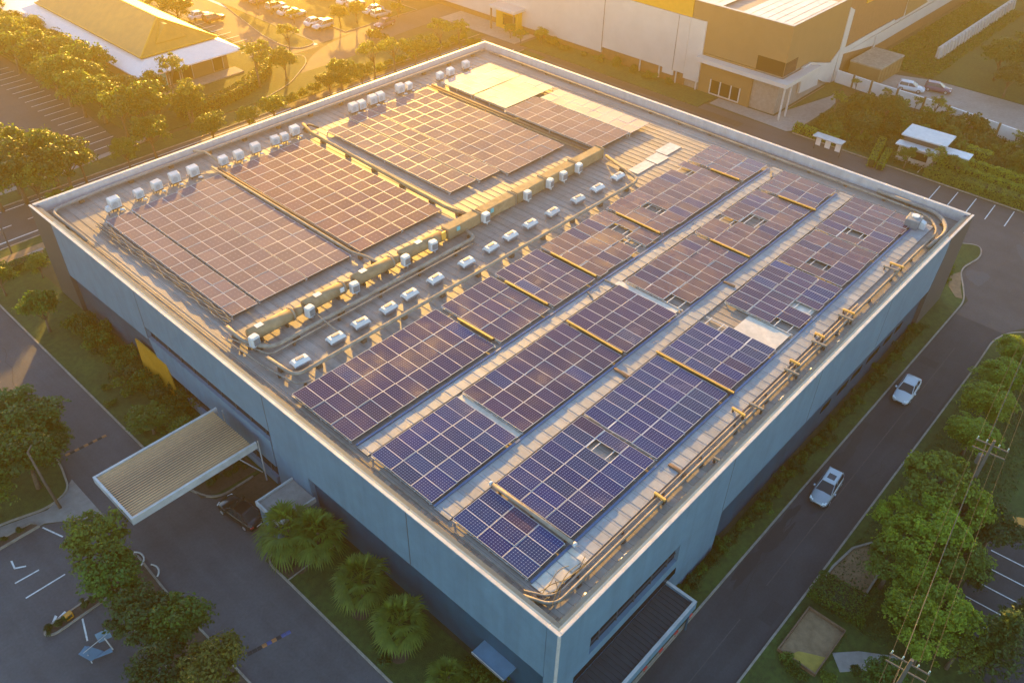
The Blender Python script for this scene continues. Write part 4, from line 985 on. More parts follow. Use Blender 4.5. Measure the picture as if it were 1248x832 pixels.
# ================================================================== PAVILION
mat('roof_ochre', (0.52, 0.235, 0.02), 0.55, var=0.12, scale=0.8, stain=0.15)
mat('eave_white', (0.74, 0.70, 0.68), 0.5, var=0.05)
V = thing('pavilion', 'low pavilion with big ochre hip roof and white lower eaves', 'building', (41, 114, 0))
def hip(m, x0, x1, y0, y1, z0, rx0, rx1, ry0, ry1, z1, mi=0):
    m.loft([[(x0, y0, z0 - .2), (x1, y0, z0 - .2), (x1, y1, z0 - .2), (x0, y1, z0 - .2)], [(x0, y0, z0), (x1, y0, z0), (x1, y1, z0), (x0, y1, z0)], [(rx0, ry0, z1), (rx1, ry0, z1), (rx1, ry1, z1), (rx0, ry1, z1)]], mi)
m = MB(); hip(m, -9.2, 9.3, -2.6, 42, 3.8, -6.2, 6.6, .6, 39, 5.2); m.build('lower_eave', 'eave_white', V)
m = MB(); hip(m, -6.6, 7.0, .8, 38.5, 5.5, -.8, -.2, 5.0, 31, 9.4); rf = m.build('roof', 'roof_ochre', V)
m = MB(); m.tube([(-.5, 5, 9.42), (-6.6, .8, 5.56)], .14, 6); m.tube([(-.5, 5, 9.42), (7, .8, 5.56)], .14, 6); m.tube([(-.5, 5, 9.42), (-.5, 31, 9.42)], .16, 6); m.tube([(-6.6, .8, 5.52), (-6.6, 38.5, 5.52)], .12, 6); m.tube([(-6.6, .8, 5.52), (7, .8, 5.52)], .12, 6); m.build('ridge_tile', 'far_orange', rf)
m = MB(); m.loft([[(-3.2, 1.8, 6.6), (2.4, 1.8, 6.6), (2.4, 5, 6.6), (-3.2, 5, 6.6)], [(-.6, 2.6, 8.9), (-.2, 2.6, 8.9), (-.2, 6, 8.9), (-.6, 6, 8.9)]]); m.build('gablet', 'roof_ochre', rf)
m = MB(); m.box(-7.0, 7.6, 0, 40, 0, 3.59); m.build('wall', 'far_brown', V)
for k, x in enumerate((-5.5, -3.2, -.9, 4.8)):
    m = MB(); m.box(x, x + 1.8, -.06, -.005, .5, 2.9); g = m.build('window', 'dark_glass' if k != 0 else 'cyan_tag', V)
    m = MB(); m.box(x - .1, x, -.1, -.061, .4, 3); m.box(x + 1.8, x + 1.9, -.1, -.061, .4, 3); m.box(x, x + 1.8, -.1, -.061, 2.9, 3); m.build('frame', 'white_trim', g)
m = MB(); m.box(-7.5, 8.6, -3.0, -.2, 0.05, .3); m.build('step', 'concrete', V)
t = thing('annex', 'white flat roofed annex at the top left behind the pavilion', 'building', (33, 160, 0))
m = MB(); m.bbox(-9, 4, -8, 14, 3.6, 4.2, .1); m.build('roof', 'eave_white', t)
m = MB(); m.box(-8, 3, -7, 13, 0, 3.59); m.build('wall', 'far_brown', t)

# ================================================================== GARDEN BUILDINGS AND WALLS AT THE RIGHT
G = thing('guard_house', 'white guard house with stepped flat roofs among the hedges', 'building', (99.4, 15.6, 0), 0.06)
m = MB(); m.box(-2.0, 2.0, -2.4, 2.6, 0, 2.6); m.build('wall', 'white_trim', G)
m = MB(); m.bbox(-1.6, 2.8, -3.4, 2.9, 3.6, 3.8, .04); m.build('upper_roof', 'white_box', G)
m = MB(); m.bbox(-2.9, -1.2, -2.6, 3.0, 2.62, 2.8, .04); m.build('lower_roof', 'white_box', G)
m = MB(); m.box(-1.1, 1.9, -2.3, 2.5, 2.61, 3.59); m.build('clerestory', 'fin_paint', G)
m = MB(); m.bbox(-1.0, 1.2, -6.6, -3.0, 2.5, 2.65, .04); m.build('side_canopy', 'white_box', G)
m = MB(); m.tube([(-.8, -6.3, 0), (-.8, -6.3, 2.5)], .06, 6); m.tube([(1, -6.3, 0), (1, -6.3, 2.5)], .06, 6); m.build('post', 'white_trim', G)
m = MB(); m.box(-2.05, -2.003, -1.6, .6, .9, 2.0); m.build('window', 'dark_glass', G)
t = thing('boundary_wall', 'long white boundary wall with dark posts behind the garden', 'wall', (117.3, 38, 0))
P = [(0.6, -.5), (0.0, -7), (-.3, -16), (-1.2, -24), (-2.3, -32), (-4, -44), (-6, -58)]
pi = 0
for a, b in zip(P, P[1:]):
    a, b = Vector(a), Vector(b); n = max(1, round((b - a).length / 4.2))
    for k in range(n):
        p, q = a.lerp(b, k / n), a.lerp(b, (k + .93) / n)
        m = MB(); m.ribbon([p, q], .18, 0, 2.0); m.ribbon([p, q], .26, 2.0, 2.08); m.build('panel', 'eave_white', t)
        c = a.lerp(b, (k + .965) / n)
        m = MB(); m.box(c.x - .16, c.x + .16, c.y - .16, c.y + .16, 0, 2.25); m.build('post', 'far_brown', t)
t = thing('container', 'brown container block with pale lid beside the far hall', 'container', (126.2, 34.2, 0), -0.02)
m = MB(); m.bbox(-4.8, 4.2, -2.6, 2.8, 0, 2.7, .05); m.build('body', 'far_brown', t)
m = MB(); m.bbox(-4.9, 4.3, -2.7, 2.9, 2.71, 2.95, .05); m.build('lid', 'pipe_cream', t)
m = MB(); [m.box(x, x + .08, -2.66, -2.601, .2, 2.5) for x in (-4, -2.6, -1.2, .2, 1.6, 3)]; m.build('rib', 'far_brown', t)
t = thing('slat_wall', 'row of pale leaning slabs in the meadow at the upper right', 'retaining wall', (141, 29.0, 0))
for k in range(24):
    m = MB(); x = k * 1.7 + (k % 2) * .1; m.loft([[(x, -.5, 0), (x + 1.1, -.5, 0), (x + 1.1, .1, 0), (x, .1, 0)], [(x + .5, -.1, 2.0), (x + 1.5, -.1, 2.0), (x + 1.5, .2, 2.0), (x + .5, .2, 2.0)]]); m.build('slab', 'far_clad', t)
m = MB(); m.box(0, 41, .2, .5, 0, 2.1); m.build('beam', 'far_clad', t)
t = thing('bus_shelter', 'small shelter with pale roof and notice boards by the clipped hedge', 'shelter', (91.8, 26.2, 0))
m = MB(); m.bbox(-.8, .8, -2.2, 2.2, 2.3, 2.45, .04); m.build('roof', 'white_trim', t)
for y in (-1.9, -.3, 1.2):
    m = MB(); m.box(.3, .36, y, y + .8, .7, 1.9); m.build('notice_board', 'eave_white', t)
for y in (-2.0, 2.0):
    m = MB(); m.box(.25, .4, y - .07, y + .07, 0, 2.3); m.build('post', 'fin_paint', t)
# walled sand pads at the lower right
t = thing('walled_pad', 'low walled pit with yellow sand beside the road at the bottom', 'wall', (18.0, -9.7, 0))
m = MB(); m.box(-2.5, 2.3, -1.6, -1.5, 0, .42); m.box(-2.5, 2.3, 1.3, 1.4, 0, .42); m.box(-2.5, -2.4, -1.49, 1.29, 0, .42); m.box(2.2, 2.3, -1.49, 1.29, 0, .42); m.build('wall', 'rust', t)
m = MB(); m.box(-2.39, 2.19, -1.49, 1.29, 0, .14); m.build('sand', 'sand', t)
m = MB(); m.prism([(-2.38, -1.48), (-.6, -1.48), (-1.0, -.7), (-1.5, .2), (-2.38, .6)], .141, .16); m.build('yellow_sand', 'sand_yellow', t)
p = [(23.4, -8.0), (25, -7.95), (27.8, -8.3), (29.4, -9.2), (29.2, -10.3), (27.5, -10.9), (23.6, -11.0)]
m = MB(); m.prism(p, 0, .12); m.ribbon(p, .18, 0, .3, 1, closed=True); struct('planting_bed', m, ['sand', 'kerb_stone'], 'sandy kerbed bed at the roadside by the bright trees', 'planting bed')
m = MB(); m.ribbon([(17.6, -11.9), (19.0, -13.2), (20.5, -15.4)], 1.5, 0, .11); struct('footpath', m, 'concrete', 'short pale footpath at the bottom edge', 'footpath')
sheet('parking_lot', [(28.5, -16.2), (36.5, -16.2), (38.3, -17), (38.8, -30), (22, -30), (24, -17)], 24, 'asphalt', 'small dark parking lot at the lower right edge', 'parking lot')
mark([ln((25.8 + 1.95 * k, -16.6), (26 + 1.95 * k, -19.8), .1) for k in range(6)], 'white bay lines of the small right hand lot', 27)
# ================================================================== CARS
mat('paint_white', (0.52, 0.54, 0.57), 0.25, var=0.03)
mat('paint_silver', (0.34, 0.37, 0.40), 0.25, metal=0.3, var=0.03)
mat('paint_black', (0.012, 0.013, 0.016), 0.15, var=0.1)
mat('paint_plum', (0.10, 0.05, 0.10), 0.25, var=0.1)
mat('paint_red', (0.30, 0.06, 0.04), 0.25, var=0.1)
mat('tyre', (0.02, 0.02, 0.02), 0.9)
mat('rim', (0.5, 0.5, 0.52), 0.35, metal=0.6)
mat('head_glass', (0.75, 0.78, 0.8), 0.1)
mat('tail_glass', (0.35, 0.02, 0.02), 0.2)
mat('windscreen', (0.02, 0.03, 0.035), 0.05, var=0.1)
def make_car(label, paint, loc, rz, group=None, detail=True, hatch=False, roofmat=None):
    t = thing('parked_car', label, 'car', loc, rz, group)
    st = [(-2.25, .62, .42, .70), (-2.18, .78, .28, .88), (-1.85, .87, .22, .95), (-1.2, .89, .20, .96), (0, .90, .20, .94), (.9, .89, .20, .92), (1.45, .87, .22, .84), (1.95, .80, .25, .74), (2.2, .66, .32, .62), (2.27, .5, .40, .52)]
    if hatch: st[0] = (-2.05, .66, .42, .80); st[1] = (-2.0, .80, .28, .95); st[2] = (-1.8, .87, .22, .98)
    m = MB(); rings = []
    for x, w_, zb, zt in st:
        mid = zb + (zt - zb) * .55
        rings.append([(x, -w_ * .9, zb), (x, -w_, zb + .12), (x, -w_, mid), (x, -w_ * .93, zt - .05), (x, -w_ * .78, zt), (x, 0, zt + .03), (x, w_ * .78, zt), (x, w_ * .93, zt - .05), (x, w_, mid), (x, w_, zb + .12), (x, w_ * .9, zb)])
    m.loft(rings); m.build('body', paint, t, True)
    # cabin: belt and roof outlines
    bx0, bx1, rx0, rx1 = ((-2.0, 1.0, -1.75, .1) if hatch else (-1.75, .95, -1.05, .15))
    m = MB(); rz_ = 1.46
    m.loft([[(rx0 - .05, -.60, rz_ - .03), (rx1 + .06, -.58, rz_ - .04), (rx1 + .06, .58, rz_ - .04), (rx0 - .05, .60, rz_ - .03)],
            [(rx0 + .05, -.52, rz_ + .02), (rx1 - .06, -.5, rz_ + .015), (rx1 - .06, .5, rz_ + .015), (rx0 + .05, .52, rz_ + .02)]]); m.build('roof', roofmat or paint, t, False)
    def quad(name, pts, off=0.0):
        m = MB(); a, b, c, d = [Vector(p) for p in pts]; n = (b - a).cross(d - a).normalized() * .012
        m.loft([[tuple(p - n) for p in (a, b, c, d)], [tuple(p + n) for p in (a, b, c, d)]]); return m.build(name, 'windscreen', t)
    zb = .93
    quad('windscreen', [(bx1, -.70, zb - .02), (bx1, .70, zb - .02), (rx1 + .05, .57, rz_ - .04), (rx1 + .05, -.57, rz_ - .04)])
    quad('rear_window', [(bx0, .70, zb), (bx0, -.70, zb), (rx0 - .04, -.58, rz_ - .04), (rx0 - .04, .58, rz_ - .04)])
    for s in (-1, 1):
        quad('side_window', [(bx0 + .22, s * .78, zb), (bx1 - .2, s * .77, zb), (rx1 - .03, s * .60, rz_ - .05), (rx0 + .06, s * .61, rz_ - .05)][::s])
    m = MB()
    for s in (-1, 1):
        m.tube([(bx1, s * .74, zb - .03), (rx1 + .05, s * .585, rz_ - .02)], .045, 6); m.tube([(bx0, s * .74, zb), (rx0 - .03, s * .6, rz_ - .02)], .06, 6); m.tube([(-.42, s * .78, zb), (-.42, s * .605, rz_ - .02)], .035, 6)
        m.tube([(rx0 - .03, s * .605, rz_ - .02), (rx1 + .05, s * .59, rz_ - .03)], .04, 6)
    m.build('pillar', paint, t, True)
    for x in (-1.38, 1.38):
        for s in (-1, 1):
            m = MB(); m.tube([(x, s * .70, .32), (x, s * .905, .32)], .32, 14); wv = m.build('wheel', 'tyre', t)
            if detail:
                m = MB(); m.tube([(x, s * .90, .32), (x, s * .915, .32)], .2, 10); m.build('rim', 'rim', wv)
    if detail:
        for s in (-1, 1):
            m = MB(); m.loft([[(2.0, s * .42, .60), (2.23, s * .42, .52), (2.08, s * .76, .58), (1.9, s * .77, .66)], [(2.0, s * .42, .72), (2.21, s * .42, .63), (2.06, s * .76, .68), (1.88, s * .78, .76)]][::1]); m.build('headlight', 'head_glass', t)
            m = MB(); m.box(-2.25 if not hatch else -2.07, -2.1 if not hatch else -1.95, s * .66 - .14, s * .66 + .14, .66, .82); m.build('taillight', 'tail_glass', t)
            m = MB(); m.bbox(.62, .82, s * .96 - .09, s * .96 + .09, .9, 1.04, .03); m.build('mirror', paint, t)
        m = MB(); m.box(2.255, 2.285, -.32, .32, .40, .50); m.build('grille', 'tyre', t)
        m = MB(); m.box(-2.27 if not hatch else -2.07, -2.24 if not hatch else -2.04, -.26, .26, .5, .62); m.build('number_plate', 'white_trim', t)
    return t
make_car('white saloon car on the dark road, farther from the camera', 'paint_white', (49.25, -3.7, .006), PI + .07).scale = (.95, .95, .95)
c2_ = make_car('silver white hatchback on the dark road, nearer to the bright trees', 'paint_silver', (32.0, -3.85, .006), PI + .08, hatch=True, roofmat='paint_white')
c2_.scale = (.95, .95, .95)
m = MB(); m.box(-1.0, -.3, -.34, .34, 1.482, 1.495); m.build('sunroof', 'windscreen', c2_)
make_car('black saloon car parked by the porch under the entrance canopy edge', 'paint_black', (-4.1, 30.3, .006), PI / 2 + .12)
make_car('white van like car behind the white boundary wall', 'paint_white', (123.6, 26.8, .006), -PI / 2 + .25, hatch=True)
make_car('dark plum car parked next to the white one behind the boundary wall', 'paint_plum', (126.5, 23.4, .006), -PI / 2 + .25, hatch=True)
make_car('plum car driving on the curved side street by the ball hedge', 'paint_plum', (81.2, 111.8, .012), PI + .1)
pr = {}
FCARS = [(72.5, 143.5, 'w'), (72.4, 139.8, 'p'), (72.5, 134.6, 's'), (72.4, 130.2, 'w'), (72.6, 127.9, 's'), (72.4, 121.6, 'w'), (72.4, 119.2, 's'),
         (84.5, 137.6, 'w'), (84.3, 132.6, 's'), (84.4, 127.2, 'w'), (84.4, 124.2, 's'), (84.5, 119.0, 'w'), (84.3, 116.4, 's'), (58.6, 139.6, 'w'), (59.8, 136.6, 'r')]
cn = {'w': ('white', 'paint_white'), 's': ('silver', 'paint_silver'), 'p': ('plum', 'paint_plum'), 'r': ('dark red', 'paint_red')}
for i, (x, y, k) in enumerate(FCARS):
    where = 'near row of the far car park, %s from its end' % ORD[6 - i] if i < 7 else ('far row of the far car park, %s from the street' % ORD[12 - i] if i < 13 else 'bays beside the pavilion')
    lab = 'small %s car in the %s' % (cn[k][0], where)
    if k not in pr: pr[k] = o = make_car(lab, cn[k][1], (0, 0, 0), 0, None, False, k != 'w'); 
    else: o = copy_tree(pr[k]); o['label'] = lab
    o['group'] = 'cars in the far car park'
    o.location = (x, y, .11 if i >= 7 and i < 13 else (.025 if i < 7 else .14)); o.rotation_euler = (0, 0, RND.choice((0, PI)) + RND.uniform(-.1, .1))
t = thing('handcart', 'small yellow and black cart on the grass at the right edge', 'cart', (39.3, -17.4, .08), .5)
m = MB(); m.loft([[(-.5, -.35, .3), (.5, -.35, .3), (.5, .35, .3), (-.5, .35, .3)], [(-.65, -.45, .75), (.65, -.45, .75), (.65, .45, .75), (-.65, .45, .75)]]); m.build('tub', 'ochre_paint', t)
for s in (-1, 1):
    m = MB(); m.tube([(.1, s * .4, .2), (.1, s * .48, .2)], .2, 10); m.build('wheel', 'tyre', t)
m = MB(); m.tube([(-.6, 0, .6), (-1.1, 0, .9)], .03, 6); m.build('handle', 'tyre', t)

# ================================================================== SMALL STREET THINGS
mat('bump_black', (0.02, 0.02, 0.02), 0.8); mat('bump_blue', (0.05, 0.07, 0.2), 0.7); mat('bump_orange', (0.35, 0.14, 0.04), 0.7)
for lab, x0, x1, y, s in (('worn segmented speed bump on the driveway before the canopy', -11.0, -7.3, 47.4, -.06), ('black, blue and orange speed bump at the bottom of the driveway', -10.9, -7.6, 19.3, -.22)):
    t = thing('speed_bump', lab, 'speed bump', (x0, y, .004), s)
    n = 9
    for k in range(n):
        m = MB(); a = (x1 - x0) * k / n; b = (x1 - x0) * (k + .9) / n
        m.loft([[(a, -.16, 0), (b, -.16, 0), (b, .16, 0), (a, .16, 0)], [(a, -.08, .05), (b, -.08, .05), (b, .08, .05), (a, .08, .05)]]); m.build('segment', ['bump_black', 'bump_black', 'bump_black', 'bump_orange', 'bump_blue', 'bump_orange', 'bump_black', 'bump_blue', 'bump_blue'][k] if y < 30 else ['bump_orange', 'bump_black'][k % 2], t)
t = thing('bent_sign', 'pale blue bent panel sign on a post in the front car park', 'sign', (-17.9, 26.6, 0), .35)
m = MB(); m.loft([[(-.9, .2, .5), (.1, .0, .4), (.1, .1, .42), (-.9, .3, .52)], [(-1.0, 1.0, 1.0), (-.2, .9, .9), (-.2, 1.0, .92), (-1.0, 1.1, 1.02)]]); m.add([(-1.0, 1.05, 1.0), (-.3, 1.15, 1.0), (-.1, .1, .42), (.5, -.3, .5), (.3, -.6, .4), (-.75, .2, .5)], [(0, 5, 4, 3, 2, 1)]); m.build('panel', 'wall_paint', t)
m = MB(); m.loft([[(.35, .6, .7), (1.1, .1, .7), (1.12, .14, .7), (.37, .64, .7)], [(.55, 1.0, 1.2), (1.3, .5, 1.2), (1.32, .54, 1.2), (.57, 1.04, 1.2)]]); m.build('panel', 'wall_paint', t)
m = MB(); m.tube([(.6, -.2, 0), (.7, .3, 1.0)], .05, 6); m.tube([(-.8, .4, 0), (-.7, .6, .8)], .04, 6); m.tube([(-.8, .9, .9), (1.2, .4, .95)], .03, 6); m.build('frame', 'white_trim', t)
t = thing('warning_board', 'small yellow box on the car park median between shrubs', 'box', (-18.2, 31.3, .1), .1)
m = MB(); m.bbox(-.28, .28, -.2, .2, 0, .5, .04); m.build('casing', 'ochre_paint', t)
m = MB(); m.box(-.16, .16, -.206, -.201, .15, .4); m.build('face', 'fin_paint', t)
for i, (x, y, a0_, a1_) in enumerate(((-12.4, 32.2, -70, 50), (-12.2, 30.3, -60, 40))):
    t = thing('kerb_rail', 'curved pale kerb rail beside the driveway trees, %s one' % ('upper', 'lower')[i], 'kerb rail', (x, y, .1), 0, 'curved kerb rails by the driveway')
    m = MB(); m.tube([(p[0], p[1], .45) for p in arc(-.3, 0, .9, a0_, a1_, 8)], .07, 6); m.build('rail', 'white_trim', t, True)
    m = MB(); [m.tube([(p[0], p[1], 0), (p[0], p[1], .45)], .04, 6) for p in arc(-.3, 0, .9, a0_, a1_, 2)]; m.build('post', 'fin_paint', t)
t = thing('lamp_post', 'leaning dark wooden post at the kerb of the left tree island', 'post', (-14.0, 41.9, .05))
m = MB(); m.tube([(0, 0, 0), (-.15, .5, 3), (-.2, .9, 6.2)], [.13, .11, .08], 8); m.build('pole', 'bark', t, True)
m = MB(); m.tube([(-.2, .9, 6.2), (.3, 1.1, 6.5)], .06, 6); m.build('arm', 'bark', t)
t = thing('lamp_post', 'thin dark lamp post on the rear street by the corner hedge', 'post', (-.6, 83.2, .1))
m = MB(); m.tube([(0, 0, 0), (0, 0, 7)], [.1, .06], 8); m.build('pole', 'fin_paint', t)
m = MB(); m.tube([(0, 0, 7), (0, 1.2, 7.3)], .04, 6); m.build('arm', 'fin_paint', t)
m = MB(); m.bbox(-.12, .12, 1.1, 1.7, 7.22, 7.36, .03); m.build('lamp_head', 'fin_paint', t)
t = thing('bench', 'sandy stone bench on the corner pavement behind the warehouse', 'bench', (1.2, 79.0 + 1.6, .13), .1)
m = MB(); m.bbox(-.9, .9, -.25, .25, .4, .52, .03); m.build('seat', 'concrete', t)
m = MB(); m.box(-.7, -.5, -.2, .2, 0, .4); m.build('leg', 'concrete', t); m = MB(); m.box(.5, .7, -.2, .2, 0, .4); m.build('leg', 'concrete', t)
# power line
mat('pole_grey', (0.09, 0.085, 0.075), 0.8, var=0.2)
mat('insulator', (0.25, 0.4, 0.42), 0.3)
mat('wire', (0.07, 0.06, 0.045), 0.8, spec=0.1)
PX = [(36.4, -13.1), (62.0, -10.4), (14.0, -15.9), (-20, -19.5)]
PN = ['grey concrete power pole above the bright trees at the right', 'concrete power pole at the right edge beyond the feathery trees', 'concrete power pole at the bottom edge with a pale crossarm', 'concrete power pole out at the near end of the line']
pd = Vector((PX[1][0] - PX[0][0], PX[1][1] - PX[0][1])).normalized(); ang = math.atan2(pd.y, pd.x)
for i, (x, y) in enumerate(PX):
    t = thing('power_pole', PN[i], 'power pole', (x, y, .05), ang, 'power poles of the line')
    m = MB(); m.loft([[(-.17, -.17, 0), (.17, -.17, 0), (.17, .17, 0), (-.17, .17, 0)], [(-.1, -.1, 9.6), (.1, -.1, 9.6), (.1, .1, 9.6), (-.1, .1, 9.6)]]); m.build('pole', 'pole_grey', t)
    for z in (8.9, 8.1):
        m = MB(); m.box(.11, .19, -1.2, 1.2, z, z + .1); m.build('crossarm', 'pole_grey', t)
    for yy in (-1.1, -.45, .45, 1.1):
        m = MB(); m.tube([(.15, yy, 9.02), (.15, yy, 9.3)], .05, 6); m.build('insulator', 'insulator', t)
    if i == 0:
        m = MB(); m.tube([(.4, .35, 6.6), (.4, .35, 7.5)], .22, 12); m.build('transformer', 'pole_grey', t)
wn = ['outer wire of the power line, nearest the road', 'second wire of the power line from the road', 'third wire of the power line from the road', 'outer wire of the power line, farthest from the road', 'thick lower cable of the power line']
for k, (yy, z, r) in enumerate(((1.1, 9.32, .013), (.45, 9.32, .013), (-.45, 9.32, .013), (-1.1, 9.32, .013), (.3, 7.9, .018))):
    m = MB(); P = []
    od = [PX[3], PX[2], PX[0], PX[1]]
    for a, b in zip(od, od[1:]):
        d = Vector((b[0] - a[0], b[1] - a[1])).normalized(); n_ = Vector((-d.y, d.x)) * yy
        for q in range(8):
            u = q / 8; P.append((a[0] + (b[0] - a[0]) * u + n_.x, a[1] + (b[1] - a[1]) * u + n_.y, z - 2.2 * u * (1 - u)))
    P.append((od[-1][0] + n_.x, od[-1][1] + n_.y, z)); P.append((95 + n_.x, -7 + n_.y, z - .4))
    m.tube(P, r, 5); tag(m.build('wire', 'wire' if k < 4 else 'pole_grey'), wn[k], 'wire')

# ================================================================== TREES
import numpy as np
def leaf_mesh(name, C_, Nn, S, mtname, aspect=1.0, rng=None, fold=0.25):
    """C_ centres (n,3), Nn normals (n,3), S sizes (n): one bent diamond leaf blade each"""
    n = len(C_)
    r = rng.normal(size=(n, 3)); t1 = np.cross(Nn, r); t1 /= np.linalg.norm(t1, axis=1)[:, None] + 1e-9
    t2 = np.cross(Nn, t1)
    S = S[:, None]
    a = C_ - t1 * S * aspect; b = C_ + t2 * S * .5 + Nn * S * fold * .5; c = C_ + t1 * S * aspect - Nn * S * fold; d = C_ - t2 * S * .5 + Nn * S * fold * .5
    V_ = np.stack([a, b, c, d], 1).reshape(-1, 3)
    return V_, n
def mesh_from(name, V_, n, mts, extra=None):
    me = bpy.data.meshes.new(name)
    me.vertices.add(len(V_)); me.vertices.foreach_set('co', V_.astype(np.float32).ravel())
    me.loops.add(4 * n); me.loops.foreach_set('vertex_index', np.arange(4 * n, dtype=np.int32))
    me.polygons.add(n); me.polygons.foreach_set('loop_start', np.arange(0, 4 * n, 4, dtype=np.int32))
    me.update(calc_edges=True); me.validate()
    for k in ([mts] if isinstance(mts, str) else mts): me.materials.append(MATS[k])
    return me
def unit(v): return v / (np.linalg.norm(v, axis=1)[:, None] + 1e-9)
def crown_broad(seed, R=(2.6, 2.6, 2.1), zc=3.6, clumps=34, per=120, leaf=.2, mt='leaf', cr=.8, flat=1.0):
    g = np.random.default_rng(seed)
    u = unit(g.normal(size=(clumps, 3))); u[:, 2] = np.abs(u[:, 2]) * .95 - .28 * (g.random(clumps) > .5)
    rad = .45 + .55 * g.random(clumps) ** .5
    cc = u * rad[:, None] * np.array(R) * (1 - .25 * g.random(clumps))[:, None] + np.array([0, 0, zc])
    cs = cr * (.4 + 1.0 * g.random(clumps))
    k = np.repeat(np.arange(clumps), per)
    d = unit(g.normal(size=(len(k), 3))); d[:, 2] = np.where(d[:, 2] < -.3, -d[:, 2], d[:, 2])
    pos = cc[k] + d * cs[k][:, None] * np.array([1, 1, .75 * flat]) * (.55 + .5 * g.random(len(k)))[:, None]
    nn = unit(d + g.normal(size=d.shape) * .5 + np.array([0, 0, .5]))
    ns = clumps * 14                                  # stray sprigs breaking the outline
    ds = unit(g.normal(size=(ns, 3))); ds[:, 2] = np.abs(ds[:, 2]) * 1.1 - .35
    kk = g.integers(0, clumps, ns); ps = cc[kk] + ds * cs[kk][:, None] * (1.0 + .55 * g.random(ns) ** 2)[:, None]
    pos = np.concatenate([pos, ps]); nn = np.concatenate([nn, unit(g.normal(size=(ns, 3)) + np.array([0, 0, .4]))])
    V_, n = leaf_mesh('c', pos, nn, leaf * (.55 + 1.0 * g.random(len(pos)) ** 1.5), mt, .75, g)
    return mesh_from('crown', V_, n, mt), cc
def crown_feather(seed, R=2.8, zc=3.8, mt='leaf_light', nb=60, leaf=.13):
    """drooping pinnate sprays radiating from limbs"""
    g = np.random.default_rng(seed); P, Nn, S = [], [], []
    tips = []
    for i in range(nb):
        a = g.random() * 2 * PI; el = g.random() ** .6 * 1.4 - .1
        base = np.array([0, 0, zc - .6]) + np.array([math.cos(a) * math.cos(el), math.sin(a) * math.cos(el), math.sin(el)]) * R * (.25 + .3 * g.random())
        dr = np.array([math.cos(a), math.sin(a), .25 + .3 * g.random()]); L_ = R * (.5 + .35 * g.random())
        tips.append(base)
        for s in range(6):
            off = g.normal(size=3) * .28 * R * .35
            for j in range(16):
                u = (j + .5) / 16
                p = base + off + dr * L_ * u * .8 + np.array([0, 0, -1.1 * u * u * L_ * .55])
                side = np.array([-math.sin(a), math.cos(a), 0])
                for sg in (-1, 1):
                    P.append(p + side * sg * .14 + g.normal(size=3) * .05); Nn.append(np.array([0, 0, 1]) + g.normal(size=3) * .35); S.append(leaf * (.8 + .5 * g.random()))
    V_, n = leaf_mesh('c', np.array(P), unit(np.array(Nn)), np.array(S), mt, 1.15, g)
    return mesh_from('crown', V_, n, mt), np.array(tips)
def crown_palm(seed, R=2.6, zc=2.5, nf=46, mt='leaf'):
    g = np.random.default_rng(seed); Q = []
    for i in range(nf):
        a = i * 2.399 + g.random() * .3; el = math.radians(84 - 112 * (i / nf) ** .9 + g.normal() * 7)
        L_ = R * (.62 + .45 * g.random()); h = np.array([math.cos(a), math.sin(a), 0])
        ax = h * math.cos(el) + np.array([0, 0, math.sin(el)])
        st_ = np.array([0, 0, zc]) + ax * .35
        side = np.array([-math.sin(a), math.cos(a), 0])
        for k in range(11):                      # fan leaflets from a hub
            f = (k - 5) / 5
            hub = st_ + ax * L_ * .42
            tip = hub + (ax * (1 - .45 * abs(f)) + side * f * .85) * L_ * .62 + np.array([0, 0, -.28 * L_ * (1 + .5 * g.random())]) * (1 - el / 2)
            mid = (hub + tip) / 2 + np.array([0, 0, .10 * L_])
            wv = np.cross(tip - hub, [0, 0, 1.0]); wv = wv / (np.linalg.norm(wv) + 1e-6) * .085
            Q += [hub, mid - wv, tip, mid + wv]
        Q += [np.array([0, 0, zc]), st_ - side * .03, st_ + ax * L_ * .42, st_ + side * .03]
    V_ = np.array(Q); return mesh_from('crown', V_, len(V_) // 4, mt), np.zeros((0, 3))
def crown_conifer(seed, R=2.6, Ht=7, mt='leaf_dark'):
    g = np.random.default_rng(seed); P, Nn, S = [], [], []
    for i in range(70):
        u = (i + .5) / 70; z = .8 + (Ht - .8) * u; a = i * 2.399; L_ = R * (1 - u) ** .8 * (.8 + .4 * g.random()) + .25
        for j in range(46):
            v = (j + .5) / 46; p = np.array([math.cos(a) * L_ * v, math.sin(a) * L_ * v, z + .35 * v * L_ - .3 * v * v * L_]) + g.normal(size=3) * .12 * (.4 + v)
            P.append(p); Nn.append(np.array([math.cos(a + 1.5) * .3, math.sin(a + 1.5) * .3, 1]) + g.normal(size=3) * .4); S.append(.16 * (.8 + .5 * g.random()))
    V_, n = leaf_mesh('c', np.array(P), unit(np.array(Nn)), np.array(S), mt, 1.2, g)
    return mesh_from('crown', V_, n, mt), np.zeros((0, 3))
def trunk_mesh(seed, h, r, tips, name='trunk', lean=.3):
    g = random.Random(seed); m = MB()
    dx, dy = g.uniform(-lean, lean), g.uniform(-lean, lean)
    top = Vector((dx, dy, h))
    m.tube([(0, 0, -.05), (dx * .2, dy * .2, h * .3), (dx * .7, dy * .7, h * .7), top], [r * 1.35, r, r * .8, r * .5], 8)
    for tp in list(tips)[:9]:
        tp = Vector([float(q) for q in tp]); b = Vector((dx * .5, dy * .5, h * g.uniform(.5, .85)))
        mid = b.lerp(tp, .5) + Vector((0, 0, .25)); m.tube([b, mid, tp], [r * .45, r * .3, r * .12], 5)
    me = bpy.data.meshes.new(name); me.from_pydata(m.v, [], m.f); me.materials.append(MATS['bark']); me.polygons.foreach_set('use_smooth', [True] * len(m.f)); me.update()
    return me
TREES = {}
